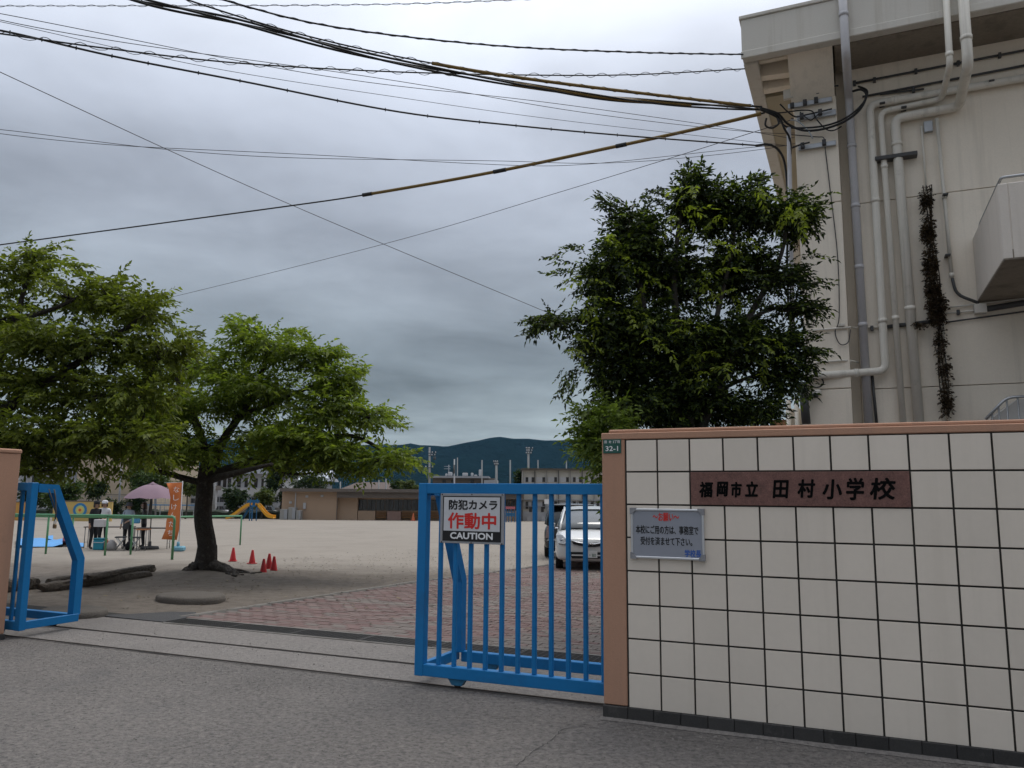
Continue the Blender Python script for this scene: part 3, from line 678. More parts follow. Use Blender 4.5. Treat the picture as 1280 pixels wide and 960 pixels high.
for x, y in ((1002, 117), (1022, 114), (1068, 103), (1093, 99), (1145, 88), (1198, 78), (1250, 68), (1142, 112), (1175, 398), (1198, 390), (1090, 410)): bracket(x - 2, y, x + 2, y, (VC if x < 1050 else VB) - .08, .09, m_dgrey, 'pipe_clip', .07)
for x, y in ((1103, 128), (1130, 133), (1240, 100), (1182, 242), (1185, 318)): bracket(x - 3.5, y, x + 3.5, y, VB - .2, .03, m_dgrey, 'pipe_clip', .19)
# coil and small security camera under the cross pipe
cm = empty('security_camera', pp(1021, 492, VC - .1), 'white dome security camera under a coil of cable on the building corner', 'camera')
mb = MB(); c0 = Vector(pp(1021, 478, VC - .06)); ring = [c0 + Vector(UU) * (.11 * math.cos(t)) + Vector((0, 0, 1)) * (.09 * math.sin(t)) + Vector(VV) * (.012 * math.sin(3.1 * t)) for t in np.linspace(0, 6 * math.pi, 60)]
mb.tube(ring, .012, 6); mb.build('cable_coil', m_dark, cm)
mb = MB(); c0 = pp(1021, 491, VC - .08); mb.box(c0, (.16, .14, .11), WROT, .03); mb.build('housing', m_fascia, cm)
mb = MB(); c0 = pp(1019, 494, VC - .15); mb.lathe([(.0, -.055), (.03, -.05), (.05, -.03), (.055, 0), (.05, .03)], c0, 14); mb.build('dome', glassmat('camera dome', (.01, .01, .012)), cm)
# outside stair landing with parapet
m_land = mat('landing concrete', (.68, .62, .55), .85, .05, .8, 30, .03, .2, 40, streak=((.5, .45, .38), .35))
uL, zb_ = onv(1222, 378, VB); v1 = 6.4
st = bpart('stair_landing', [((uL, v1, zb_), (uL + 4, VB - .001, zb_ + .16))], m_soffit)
bpart('parapet', [((uL - .004, v1 - .004, zb_ + .02), (uL + .12, VB - .01, zb_ + 1.13)), ((uL + .12, v1 - .004, zb_ + .02), (uL + 4, v1 + .12, zb_ + 1.13))], m_land, .012, st)
for h in (1.24,):
    mb = MB(); mb.tube(bend([W(uL + .06, VB - .05, zb_ + 1.1), W(uL + .06, VB - .5, zb_ + h), W(uL + .06, v1 + .06, zb_ + h), W(uL + 4, v1 + .06, zb_ + h)], .06), .022, 8); mb.build('handrail', m_steel, st)
pipe('wall_conduit', [pp(1222, 388, VB - .06), pp(1290, 377, VB - .06)], .05, m_dgrey, n=8)
sr = empty('stair_handrail', W(5, 7.6), 'pale handrail of the outside stair showing above the wall coping', 'handrail')
mb = MB(); P_ = [pp(1232, 524, 7.6), pp(1258, 497, 7.6), pp(1300, 494, 7.6)]
mb.tube(bend(P_, .1), .022, 8); mb.build('top_rail', m_steel, sr)
for x, y, yb in ((1240, 516, 560), (1248, 508, 560), (1258, 497, 560), (1272, 496, 560)):
    mb = MB(); a = pp(x, y, 7.6); mb.tube([a, (a[0], a[1], 0.0)], .014, 6); mb.build('post', m_steel, sr)
bst = mat('stair flank', (.5, .48, .45), .85)
mb = MB(); a0, z0 = onv(1240, 523, 7.75); mb.prism([(a0, z0), (a0 + .35, z0 + .28), (a0 + 3, z0 + .28), (a0 + 3, 0), (a0, 0)], 7.75, 9.0 - .01, 'y'); mb.to_wall().build('stair_flank', bst, bld)

# cable tangle on the column
tg = empty('cable_tangle', pp(1010, 160, VC - .2), 'tangle of black cables looping across the building corner brackets', 'cables')
def cable_on(pts, r, m=m_dark, nm='cable'):
    P = [Vector(pp(*p)) for p in pts]; out = []
    for i in range(len(P) - 1):
        a, b, c, d = P[max(i - 1, 0)], P[i], P[i + 1], P[min(i + 2, len(P) - 1)]
        for t in np.linspace(0, 1, 7)[:-1]: out.append(.5 * ((2 * b) + (c - a) * t + (2 * a - 5 * b + 4 * c - d) * t * t + (3 * b - a - 3 * c + d) * t ** 3))
    out.append(P[-1]); mb = MB(); mb.tube(out, r, 7); return mb.build(nm, m, tg)
vc = VC - .14
cable_on([(950, 135, 8.0), (972, 142, 8.3), (985, 155, vc), (1005, 163, vc), (1030, 161, vc), (1055, 152, vc - .1), (1074, 138, vc), (1083, 120, vc), (1077, 112, vc), (1066, 114, vc + .1)], .022)
cable_on([(950, 137, 8.0), (970, 146, 8.3), (982, 158, vc), (1002, 160, vc), (1032, 157, vc), (1058, 147, vc - .1), (1078, 130, vc), (1084, 114, vc), (1073, 108, vc + .1)], .018)
cable_on([(955, 140, 8.1), (975, 141, 8.3), (1000, 138, vc), (1015, 139, vc), (1020, 148, vc), (1032, 161, vc), (1042, 163, vc), (1052, 158, vc - .05)], .012)
cable_on([(945, 182, 8.0), (962, 181, 8.2), (975, 190, 8.4), (982, 210, vc + .05), (985, 260, vc + .05), (984, 330, vc + .05), (986, 400, vc + .05)], .022)
cable_on([(950, 137, 8.0), (972, 144, 8.3), (980, 160, 8.45), (988, 178, vc), (987, 220, vc), (989, 300, vc), (988, 410, vc)], .02)
cable_on([(958, 148, 8.2), (957, 157, 8.2), (965, 160, 8.3), (973, 155, 8.3), (972, 148, 8.3)], .018)
cable_on([(990, 185, vc), (1000, 181, vc), (1012, 178, vc - .05)], .016)
cable_on([(985, 168, vc + .1), (1020, 171, vc), (1030, 173, vc), (1032, 190, VC - .03), (1038, 240, VC - .03), (1047, 320, VC - .03), (1049, 395, VC - .03), (1044, 415, VC - .03), (1050, 430, VC - .04), (1060, 428, VC - .04), (1063, 412, VC - .03)], .009, m_wire, 'thin_wire')
cable_on([(1000, 140, vc), (1012, 150, vc), (1018, 147, vc), (1025, 141, vc)], .01); cable_on([(988, 150, vc), (998, 152, vc), (1010, 163, vc), (1016, 173, vc)], .013, m_steel, 'stay_wire')
cable_on([(975, 130, 8.4), (985, 140, 8.5), (995, 146, vc), (1010, 143, vc), (1040, 136, vc)], .014)
pipe('riser_conduit', [pp(986, 160, VC - .12), pp(991, 420, VC - .12)], .04, m_pipeg)
for x, y in ((990, 134), (1006, 130), (1020, 127), (1002, 147), (1025, 142), (1003, 184), (1030, 180)): bracket(x - 2.5, y - 3, x + 2.5, y - 3, VC - .16, .1, m_wire, 'insulator', .08)

# ================================================================== OVERHEAD CABLES
def smooth(P, k=10):
    out = []
    for i in range(len(P) - 1):
        a, b, c, d = P[max(i - 1, 0)], P[i], P[i + 1], P[min(i + 2, len(P) - 1)]
        for t in np.linspace(0, 1, k + 1)[:-1]: out.append(.5 * ((2 * b) + (c - a) * t + (2 * a - 5 * b + 4 * c - d) * t * t + (3 * b - a - 3 * c + d) * t ** 3))
    out.append(P[-1]); return out
def over(label, pts, YL, YR, r, m=m_dark, wrap=0.0, guards=(), ties=0, strands=1, spread=0.0):
    x0, x1 = pts[0][0], pts[-1][0]; e = empty('overhead_cable', tuple(at(pts[-1][0], pts[-1][1], YR)), label, 'cable', 'overhead cables to the building')
    P = [Vector(at(x, y, YL + (YR - YL) * (x - x0) / (x1 - x0))) for x, y in pts]; C_ = smooth(P)
    for s in range(strands):
        mb = MB(); ph = s * 2.1
        Q = [p + (Vector((0, math.cos(i * .21 + ph), math.sin(i * .21 + ph))) * spread if strands > 1 else Vector()) for i, p in enumerate(C_)]
        mb.tube(Q, r, 6); mb.build('wire', m, e)
    if wrap:
        L = 0; Q = []
        for a, b in zip(C_[:-1], C_[1:]):
            n = max(2, int((b - a).length / .05))
            for t in range(n):
                q = a.lerp(b, t / n); L += (b - a).length / n; Q.append(q + Vector((0, math.cos(L * 15), math.sin(L * 15))) * wrap)
        mb = MB(); mb.tube(Q, max(.005, r * .45), 4); mb.build('spiral_hanger', m_wire, e)
    for (a, b, rr, mm) in guards:
        i0 = min(range(len(C_)), key=lambda i: abs(proj(C_[i])[0] - a)); i1 = min(range(len(C_)), key=lambda i: abs(proj(C_[i])[0] - b))
        i1 = max(i1, i0 + 1); mb = MB(); mb.tube([C_[i] for i in range(i0, i1 + 1)], rr, 8); mb.build('guard_tube', mm, e)
    for k in range(ties):
        p = C_[int((k + .5) / ties * (len(C_) - 1))]; mb = MB(); mb.box(p, (.014, .014, .06), None, .004); mb.build('tie', m_dark, e)
    return e
def proj(p):
    d = np.array(p) - CAMP; w = d @ FWD; return 640 + FOC * (d @ RGT) / w, 480 - FOC * (d @ UPV) / w
m_guard = mat('yellow brown guard tube', (.20, .125, .03), .55, .15, 3, 30, .05)
over('thin twisted pair running high past the roof, above all other cables', [(-120, 8), (0, 7.5), (440, 6), (660, -1), (800, -8)], 15, 15, .006, m_wire, .02)
over('thick bundle of black cables with brown guard sleeves reaching the building corner', [(60, -40), (165, -2), (300, 28), (480, 74), (700, 114), (820, 128), (952, 136)], 9.5, 13.65, .017, m_dark, 0, [(640, 868, .034, m_guard)], 8, 3, .035)
over('black cable rising beside the thick bundle in a straight brown sleeve', [(130, -40), (235, 0), (380, 44), (540, 79), (700, 104), (952, 134)], 9.5, 13.6, .012, m_dark, .03, [(540, 935, .028, m_guard)])
over('twisted black service cable tied to the top corner of the roof edge', [(160, -40), (280, 0), (420, 34), (620, 57), (800, 65.5), (929, 68)], 9.5, 13.42, .013, m_dark, .016)
over('black cable with a wavy wire wrap tied just below the roof edge', [(-100, 30), (0, 42), (130, 60), (300, 79), (500, 90), (680, 94), (800, 93), (931, 86)], 9, 13.45, .011, m_dark, .035)
over('black cable with small ties sagging to the lower corner bracket', [(-100, 25), (0, 38), (140, 70), (300, 101), (500, 140), (660, 158.5), (800, 171), (948, 182)], 9, 13.7, .014, m_dark, 0, (), 22)
over('pair of thin grey wires passing between the two sagging black cables', [(-100, 0), (0, 22), (260, 66), (500, 106), (700, 134), (948, 164), (995, 170)], 9, 14.05, .005, m_wire, 0, (), 0, 2, .05)
over('thin straight grey wire just above the tied sagging cable', [(-100, 10), (0, 27), (260, 84), (500, 122), (700, 150), (948, 178), (997, 183)], 9, 14.05, .004, m_wire)
over('straight thin wire slanting down behind the dark tree', [(-150, 19), (0, 90), (350, 250), (690, 393), (800, 440)], 16, 34, .011, m_wire)
over('thin wire climbing from the low cherry crown to the building corner', [(60, 405), (195, 376), (480, 305), (700, 240), (952, 162), (990, 148)], 30, 14.05, .007, m_wire)
over('black cable in a long yellow guard tube with black joints', [(-120, 322), (0, 306), (350, 259), (465, 242), (617, 215), (770, 183), (880, 159), (956, 141)], 21, 13.8, .017, m_dark, 0, [(463, 950, .036, m_guard), (458, 470, .045, m_dark), (611, 621, .046, m_dark), (765, 776, .046, m_dark)])
over('two thin parallel wires stretching level below the sagging cables', [(-100, 155), (0, 165), (190, 183), (400, 197), (620, 204), (760, 202), (950, 186), (996, 182)], 12, 14.05, .005, m_wire, 0, (), 0, 2, .04)

# ================================================================== TREES
def leaf_cloud(name, lumps, n_twigs, twig_len, leaves, leaf_l, leaf_w, m, parent, seed, shell=.55, droop=.35, up=.15, flat=1.0, extra=None, clump=0, core=.22):
    """leaves on short drooping twigs spread through ellipsoid lumps (cx,cy,cz,rx,ry,rz,weight)"""
    rng = np.random.default_rng(seed)
    lv = 6; T = []
    for t in range(lv):
        k = np.arange(leaves); s = (k + 1) / leaves; side = np.where(k % 2 == 0, 1, -1)
        bx = twig_len * s; bz = -droop * twig_len * s ** 2; by = rng.normal(0, .01, leaves)
        base = np.stack([bx, by, bz], 1)
        yaw = side * rng.uniform(.6, 1.3, leaves) * (s < .99); pit = -rng.uniform(-.15, .95, leaves)
        d = np.stack([np.cos(yaw) * np.cos(pit), np.sin(yaw) * np.cos(pit), np.sin(pit)], 1)
        q = np.stack([-np.sin(yaw), np.cos(yaw), np.zeros(leaves)], 1); nrm = np.cross(d, q)
        roll = rng.uniform(-.9, .9, leaves)[:, None]; q = q * np.cos(roll) + nrm * np.sin(roll); nrm = np.cross(d, q)
        ll = leaf_l * rng.uniform(.5, 1.35, leaves)[:, None]; lw = leaf_w * rng.uniform(.8, 1.2, leaves)[:, None]
        p0 = base; tip = base + d * ll - np.array([0, 0, .12]) * ll
        L_ = base + d * ll * .45 + q * lw * .5 + nrm * lw * .22; R_ = base + d * ll * .45 - q * lw * .5 + nrm * lw * .22
        T.append(np.stack([p0, L_, tip, R_], 1))            # leaves x 4 x 3
    T = np.stack(T)
    wts = np.array([l[6] for l in lumps], float); wts /= wts.sum(); idx = rng.choice(len(lumps), n_twigs, p=wts)
    Lm = np.array([l[:6] for l in lumps], float)
    if clump:      # break each lump into smaller, flatter sprays with gaps between them
        sub = []; sw = []
        for l, w in zip(Lm, wts):
            for c in range(clump):
                dd = rng.normal(size=3); dd /= np.linalg.norm(dd); rr_ = rng.uniform(.35, .85); f = rng.uniform(.28, .5)
                sub.append((*(l[:3] + dd * l[3:6] * rr_), l[3] * f * 1.25, l[4] * f * 1.25, l[5] * f * flat)); sw.append(w / clump * rng.uniform(.5, 1.5))
            sub.append(tuple(l)); sw.append(w * core)
        Lm = np.array(sub); wts = np.array(sw) / sum(sw); idx = rng.choice(len(Lm), n_twigs, p=wts)
    Lm = Lm[idx]
    d = rng.normal(size=(n_twigs, 3)); d /= np.linalg.norm(d, axis=1)[:, None]
    r = np.where(rng.random(n_twigs) < .72, rng.uniform(shell, 1.0, n_twigs), rng.uniform(.1, shell, n_twigs))
    wob = 1 + .22 * np.sin(d[:, 0] * 5 + idx) * np.cos(d[:, 2] * 6 + idx * 2.3)
    pos = Lm[:, :3] + d * Lm[:, 3:6] * (r * wob)[:, None]
    az = np.arctan2(d[:, 1], d[:, 0]) + rng.normal(0, .7, n_twigs); pi_ = np.arcsin(np.clip(d[:, 2], -1, 1)) * .5 + up + rng.normal(0, .3, n_twigs)
    if extra is not None:
        E = np.array(extra, float); pos = np.vstack([pos, E[:, :3]]); az = np.append(az, E[:, 3]); pi_ = np.append(pi_, E[:, 4]); n_twigs = len(pos)
    ca, sa, cp, sp = np.cos(az), np.sin(az), np.cos(pi_), np.sin(pi_)
    X = np.stack([ca * cp, sa * cp, sp], 1); Yv = np.stack([-sa, ca, np.zeros_like(ca)], 1); Z = np.cross(X, Yv)
    sc = rng.uniform(.75, 1.25, n_twigs)
    R = np.stack([X, Yv, Z], 2) * sc[:, None, None]
    tt = T[rng.integers(0, lv, n_twigs)]
    V = np.einsum('nij,nlkj->nlki', R, tt) + pos[:, None, None, :]
    V = V.reshape(-1, 3); nl = len(V) // 4
    me = bpy.data.meshes.new(name); me.vertices.add(len(V)); me.vertices.foreach_set('co', V.astype(np.float32).ravel())
    b = np.arange(nl)[:, None] * 4; tri = (b + np.array([[0, 1, 2, 0, 2, 3]])).ravel()
    me.loops.add(len(tri)); me.loops.foreach_set('vertex_index', tri.astype(np.int32)); me.polygons.add(nl * 2)
    me.polygons.foreach_set('loop_start', (np.arange(nl * 2) * 3).astype(np.int32)); me.update(calc_edges=True); me.materials.append(m)
    o = bpy.data.objects.new(name, me); COL.objects.link(o); o.parent = parent; adopt(o, parent); return o, pos
m_bark = mat('dark cherry bark', (.05, .041, .034), .95, .35, 4, 30, .45, 1.0, 16, stain=((.16, .15, .13), 9, .56, .75), dist=.09)
m_barkg = mat('grey bark', (.07, .062, .052), .95, .25, 4, 40, .25, .8, 30, dist=.03)
def limbs(mb, base_r, paths, rng, n=9):
    for path, r0, r1 in paths:
        P = smooth([Vector(p) for p in path], 5); k = len(P)
        P = [p + Vector((mnoise.noise(p * 1.7), mnoise.noise(p * 1.7 + Vector((5, 1, 2))), 0)) * min(.045, r0 * .4) for p in P]
        mb.tube(P, [r0 + (r1 - r0) * (i / (k - 1)) ** .8 for i in range(k)], n)
def pxl(lst, Yc, shrink=.82):     # pixel lumps (x, y, rx, ry, dY, ryDepth, weight) -> world lumps
    out = []
    for x, y, rx, ry, dY, rd, w in lst:
        Y = Yc + dY; c = at(x, y, Y); k = Y / FOC * 1.02 * shrink; out.append((c[0], c[1], c[2], rx * k, rd * .9, ry * k, w))
    return out
def nearest(path_pts, c): return min(path_pts, key=lambda p: (Vector(p) - Vector(c)).length + (2 if p[2] > c[2] else 0))
def grow(name, label, base, stems, lumps, leafargs, m_leaf, m_wood, seed, cat='tree', group=None, twig=True, sub=5, root=None, extra=None, clump=0, flat=1.0, droop=.35, core=.22):
    t = empty(name, base, label, cat, group); rng = np.random.default_rng(seed); mb = MB()
    limbs(mb, 0, stems, rng)
    pts = [tuple(p) for path, r0, r1 in stems for p in smooth([Vector(q) for q in path], 4)]
    thin = []
    for (cx, cy, cz, rx, ry, rz, w) in lumps:
        s = Vector(nearest(pts, (cx, cy, cz))); c = Vector((cx, cy, cz)); mid = s.lerp(c, .5) + Vector((0, 0, .1 * (c - s).length)); r0 = .02 + .012 * (c - s).length
        thin.append(([s, mid, c], r0, .018))
        for k in range(sub):
            d = rng.normal(size=3); d /= np.linalg.norm(d); d[2] = abs(d[2]) * .8 - .1; e = c + Vector((d[0] * rx, d[1] * ry, d[2] * rz)) * .93
            m_ = c.lerp(e, .5) + Vector((0, 0, -.06 * (e - c).length)); thin.append(([c.lerp(s, .3 * rng.random()), m_, e], .016, .005))
    limbs(mb, 0, thin, rng, 5)
    mb.build('trunk', m_wood, t, fix=False)
    leaf_cloud('crown', lumps, *leafargs, m_leaf, t, seed + 1, extra=extra, clump=clump, flat=flat, droop=droop, core=core); return t

m_leafR = leafmat('deep green leaf', (.022, .036, .011), (.15, .20, .035), .30)
m_leafC = leafmat('cherry leaf', (.135, .185, .034), (.23, .275, .055), .5)
m_leafL = leafmat('broad cherry leaf', (.125, .155, .032), (.21, .24, .05), .48)

# dark tree behind the name wall
YR_ = 10.6
LR = pxl([(792, 292, 44, 34, 0, .6, 1.0), (872, 262, 40, 34, .2, .6, 1.1), (866, 236, 12, 22, 0, .2, .22), (925, 268, 42, 36, .2, .6, 1.1), (985, 268, 36, 30, 0, .5, .8),
          (760, 345, 40, 40, 0, .6, 1.1), (838, 340, 60, 52, .3, .9, 1.7), (925, 345, 60, 52, .3, .9, 1.7), (757, 412, 44, 48, 0, .7, 1.4), (825, 420, 66, 56, .2, 1.0, 2.0), (910, 425, 62, 56, .3, 1.0, 1.8),
          (985, 345, 20, 18, -.1, .3, .3), (1000, 385, 20, 12, -.1, .3, .22), (985, 435, 32, 28, 0, .4, .7), (770, 462, 40, 34, 0, .6, .9), (690, 402, 30, 10, -.2, .3, .18), (985, 470, 30, 22, 0, .4, .5),
          (800, 505, 52, 30, 0, .8, 1.2), (870, 510, 62, 30, .2, .8, 1.4), (940, 515, 40, 26, .2, .6, .8), (845, 560, 90, 34, .2, .9, 1.2), (860, 470, 70, 50, .2, .8, 1.4)], YR_, .77)
bR = at(862, 700, YR_ + .1); bR = (bR[0], bR[1], 0.0)
def px3(x, y, dY=0.0): return tuple(at(x, y, YR_ + dY))
stR = [([bR, px3(862, 600), px3(858, 520), px3(850, 440), px3(842, 350), px3(850, 270)], .13, .025),
       ([px3(860, 560), px3(832, 470), px3(815, 430), px3(795, 330), px3(792, 290)], .075, .02), ([px3(862, 570), px3(895, 490), px3(935, 400), px3(972, 330), px3(985, 270)], .075, .02),
       ([px3(858, 500), px3(885, 430), px3(905, 360), px3(922, 270)], .06, .018), ([px3(835, 480), px3(780, 430), px3(748, 400), px3(720, 395)], .05, .012)]
rngx = random.Random(4); exR = []
for k in range(170):      # loose sprays sticking out of the outline
    x, y, azz, pt = rngx.choice([(690 + rngx.uniform(-22, 25), 402 + rngx.uniform(-6, 8), math.pi, .05), (866 + rngx.uniform(-9, 9), 226 + rngx.uniform(-6, 14), 1.2, 1.2), (945 + rngx.uniform(-8, 8), 236 + rngx.uniform(-12, 12), .8, 1.1),
        (720 + rngx.uniform(-20, 14), 330 + rngx.uniform(-25, 30), math.pi, .3), (1010 + rngx.uniform(-14, 12), rngx.choice((262, 320, 355, 440)) + rngx.uniform(-8, 8), 0, .2), (770 + rngx.uniform(-14, 14), 262 + rngx.uniform(-12, 10), 2.4, .9), (720 + rngx.uniform(-15, 15), 470 + rngx.uniform(-15, 15), math.pi, -.5), (820 + rngx.uniform(-14, 14), 250 + rngx.uniform(-10, 10), 1.5, 1.0)])
    p = at(x, y, YR_ + rngx.uniform(-.3, .3)); exR.append((p[0], p[1], p[2], azz + rngx.uniform(-.5, .5), pt + rngx.uniform(-.3, .3)))
darktree = grow('broadleaf_tree', 'dense dark broadleaf tree rising behind the cream tiled wall', bR, stR, LR, (8400, .24, 12, .072, .034), m_leafR, m_barkg, 11, extra=exR, clump=5, flat=.9, core=.5)

# pale young shoots hanging in the dark crown
m_shoot = leafmat('pale young leaf', (.16, .20, .03), (.26, .30, .06), .5); rs = random.Random(12); SH = []
for x, y in ((846, 275), (852, 262), (905, 270), (892, 302), (935, 298), (876, 350), (897, 345), (920, 364), (862, 400), (866, 415), (780, 390), (790, 330), (812, 352), (828, 430), (880, 440), (885, 470), (955, 425), (965, 450), (820, 400), (908, 460), (760, 300), (735, 370), (728, 350), (745, 385), (990, 255), (1000, 262), (1008, 270), (868, 232), (945, 240), (720, 420), (712, 440)):
    for q in range(3): p = at(x + rs.uniform(-5, 5), y + rs.uniform(-5, 5), YR_ - rs.uniform(.55, .95)); SH.append((p[0], p[1], p[2], rs.uniform(0, 6.28), rs.uniform(-.7, .4)))
leaf_cloud('young_shoots', LR[:1], 1, .30, 13, .072, .034, m_shoot, darktree, 77, extra=SH)

# spreading cherry tree on the yard
YC_ = 17.3; bC = gs(255, 718); bC = (bC[0], bC[1], gh(bC[1]) + .02)
LC = pxl([(330, 435, 46, 26, 0, 1.0, 1.0), (300, 408, 12, 8, -.2, .3, .12), (388, 447, 34, 18, 0, .8, .7), (425, 480, 34, 20, 0, .8, .7), (270, 460, 50, 28, .2, 1.2, 1.1), (215, 455, 42, 26, .4, 1.1, .9),
          (335, 490, 70, 34, 0, 1.6, 2.0), (250, 510, 70, 34, .2, 1.6, 1.8), (190, 515, 52, 30, .4, 1.3, 1.2), (405, 515, 58, 26, -.2, 1.4, 1.4), (462, 520, 26, 16, -.2, .7, .45), (345, 545, 80, 28, -.2, 1.8, 1.8), (255, 555, 90, 26, -.2, 1.8, 1.7),
          (430, 560, 56, 20, -.4, 1.3, 1.0), (482, 575, 38, 13, -.6, .8, .5), (175, 550, 60, 20, 0, 1.5, 1.0), (395, 576, 50, 12, -.4, 1.1, .55), (320, 578, 40, 10, -.6, 1.0, .35), (200, 574, 40, 10, -.3, 1.0, .3), (450, 590, 24, 7, -.5, .6, .18)], YC_)
def pc(x, y, dY=0.0): return tuple(at(x, y, YC_ + dY))
t0 = np.array(bC)
stC = [([tuple(t0 + (0, 0, -.1)), tuple(t0 + (0, 0, .08)), tuple(t0 + (0, 0, .3)), tuple(t0 + (.0, 0, .6))], .31, .20), ([bC, tuple(t0 + (.0, 0, .5)), pc(255, 650), pc(256, 605), pc(262, 578)], .215, .165), ([pc(256, 608), pc(275, 560), pc(300, 520), pc(325, 470), pc(335, 430)], .14, .03), ([pc(262, 595), pc(320, 575), pc(385, 555), pc(440, 545), pc(490, 572)], .115, .03),
       ([pc(256, 605), pc(210, 592), pc(160, 580), pc(120, 560)], .085, .02), ([pc(260, 585), pc(250, 540), pc(225, 490), pc(215, 450)], .12, .03), ([pc(300, 520), pc(350, 500), pc(400, 480), pc(425, 478)], .07, .02), ([pc(262, 600), pc(300, 590, -1.2), pc(340, 580, -2)], .1, .03), ([pc(320, 575), pc(360, 592), pc(405, 590)], .06, .015)]
exC = []
for k in range(120):
    x, y, azz, pt = rngx.choice([(300 + rngx.uniform(-12, 16), 402 + rngx.uniform(-4, 16), 2.6, .5), (505 + rngx.uniform(-20, 18), 575 + rngx.uniform(-8, 12), 0, -.1), (480 + rngx.uniform(-12, 10), 520 + rngx.uniform(-12, 12), 0, 0), (430 + rngx.uniform(-15, 15), 465 + rngx.uniform(-12, 8), .3, .4), (360 + rngx.uniform(-12, 12), 418 + rngx.uniform(-8, 8), 1, .6), (410 + rngx.uniform(-12, 12), 440 + rngx.uniform(-6, 6), 1, .4)])
    p = at(x, y, YC_ + rngx.uniform(-.6, .6)); exC.append((p[0], p[1], p[2], azz + rngx.uniform(-.5, .5), pt + rngx.uniform(-.3, .3)))
cherry = grow('cherry_tree', 'spreading cherry tree with low limbs standing beside the red cones', bC, stC, LC, (3900, .36, 11, .12, .055), m_leafC, m_bark, 21, sub=6, extra=exC, clump=6, flat=.6, droop=.25)
# surface roots
mb = MB(); rr = random.Random(3)
for k in range(15):
    a = rr.uniform(0, 2 * math.pi) if k > 8 else rr.uniform(-.6, .25); ln = rr.uniform(.2, .4) if k > 8 else rr.uniform(.6, 1.15); P = []
    for i in range(7):
        s = i / 6; d = .22 + s * ln; aa = a + .35 * math.sin(s * 4 + k); x_, y_ = bC[0] + d * math.cos(aa), bC[1] + d * math.sin(aa); P.append((x_, y_, gh(y_) + .16 * (1 - s) ** 2 + .015 + rr.uniform(-.02, .045)))
    mb.tube(P, [.085 * (1 - i / 6) + .018 for i in range(7)], 7)
mb.build('roots', m_bark, cherry, fix=False)

# cherry tree beside the gate pillar, trunk out of sight to the left
YL_ = 13.0
LL = pxl([(28, 345, 26, 26, .2, .8, .6), (45, 318, 16, 10, 0, .3, .2), (88, 372, 40, 22, .2, .9, .9), (140, 372, 36, 22, .2, .8, .8), (182, 392, 26, 22, .2, .7, .6), (0, 400, 60, 40, .2, 1.4, 1.4), (80, 420, 60, 36, 0, 1.4, 1.6), (150, 430, 52, 34, 0, 1.2, 1.3), (205, 440, 30, 24, 0, .8, .6), (-80, 420, 60, 50, 0, 1.5, 1.2),
          (30, 480, 70, 40, 0, 1.5, 1.8), (110, 490, 64, 38, 0, 1.4, 1.7), (180, 490, 44, 30, 0, 1.1, 1.0), (0, 540, 60, 30, -.2, 1.4, 1.2), (70, 545, 60, 26, -.2, 1.3, 1.3), (140, 545, 50, 24, -.2, 1.2, 1.0), (195, 548, 36, 18, -.2, .9, .5), (30, 568, 44, 13, -.5, .9, .45), (90, 562, 40, 10, -.4, .9, .35), (55, 588, 20, 7, -.6, .3, .12), (190, 568, 26, 6, -.4, .5, .13), (-60, 520, 60, 40, 0, 1.4, 1.0)], YL_)
def pL(x, y, dY=0.0): return tuple(at(x, y, YL_ + dY))
bL = tuple(np.array(at(-60, 700, 13.4)) * np.array([1, 1, 0]))
stL = [([bL, pL(-58, 620, .3), pL(-50, 560, .2), pL(-30, 520)], .26, .16), ([pL(-48, 560), pL(10, 510), pL(70, 470), pL(130, 430), pL(180, 395)], .13, .025), ([pL(-40, 540), pL(-10, 470), pL(20, 400), pL(40, 330)], .12, .02), ([pL(-40, 555), pL(40, 555), pL(120, 545), pL(190, 540)], .11, .025), ([pL(20, 400), pL(70, 385), pL(110, 365)], .06, .015), ([pL(70, 470), pL(120, 480), pL(180, 485)], .06, .015), ([pL(-40, 520), pL(-80, 450), pL(-90, 400)], .1, .03)]
exL = []
for k in range(130):
    x, y, azz, pt = rngx.choice([(45 + rngx.uniform(-28, 30), 322 + rngx.uniform(-14, 18), .8, .6), (80 + rngx.uniform(-12, 12), 335 + rngx.uniform(-8, 10), .2, .3), (185 + rngx.uniform(-14, 12), 372 + rngx.uniform(-8, 14), .2, .4), (120 + rngx.uniform(-20, 20), 355 + rngx.uniform(-8, 8), 1, .5), (218 + rngx.uniform(-12, 10), 425 + rngx.uniform(-14, 14), 0, .2), (50 + rngx.uniform(-30, 60), 578 + rngx.uniform(-8, 8), 0, -.5), (130 + rngx.uniform(-14, 20), 580 + rngx.uniform(-5, 6), 0, -.5)])
    p = at(x, y, YL_ + rngx.uniform(-.5, .5)); exL.append((p[0], p[1], p[2], azz + rngx.uniform(-.5, .5), pt + rngx.uniform(-.3, .3)))
grow('cherry_tree', 'tall broad-leaved cherry tree leaning over the peach gate pillar', bL, stL, LL, (3500, .34, 11, .105, .05), m_leafL, m_bark, 31, sub=6, extra=exL, clump=6, flat=.75, droop=.25)

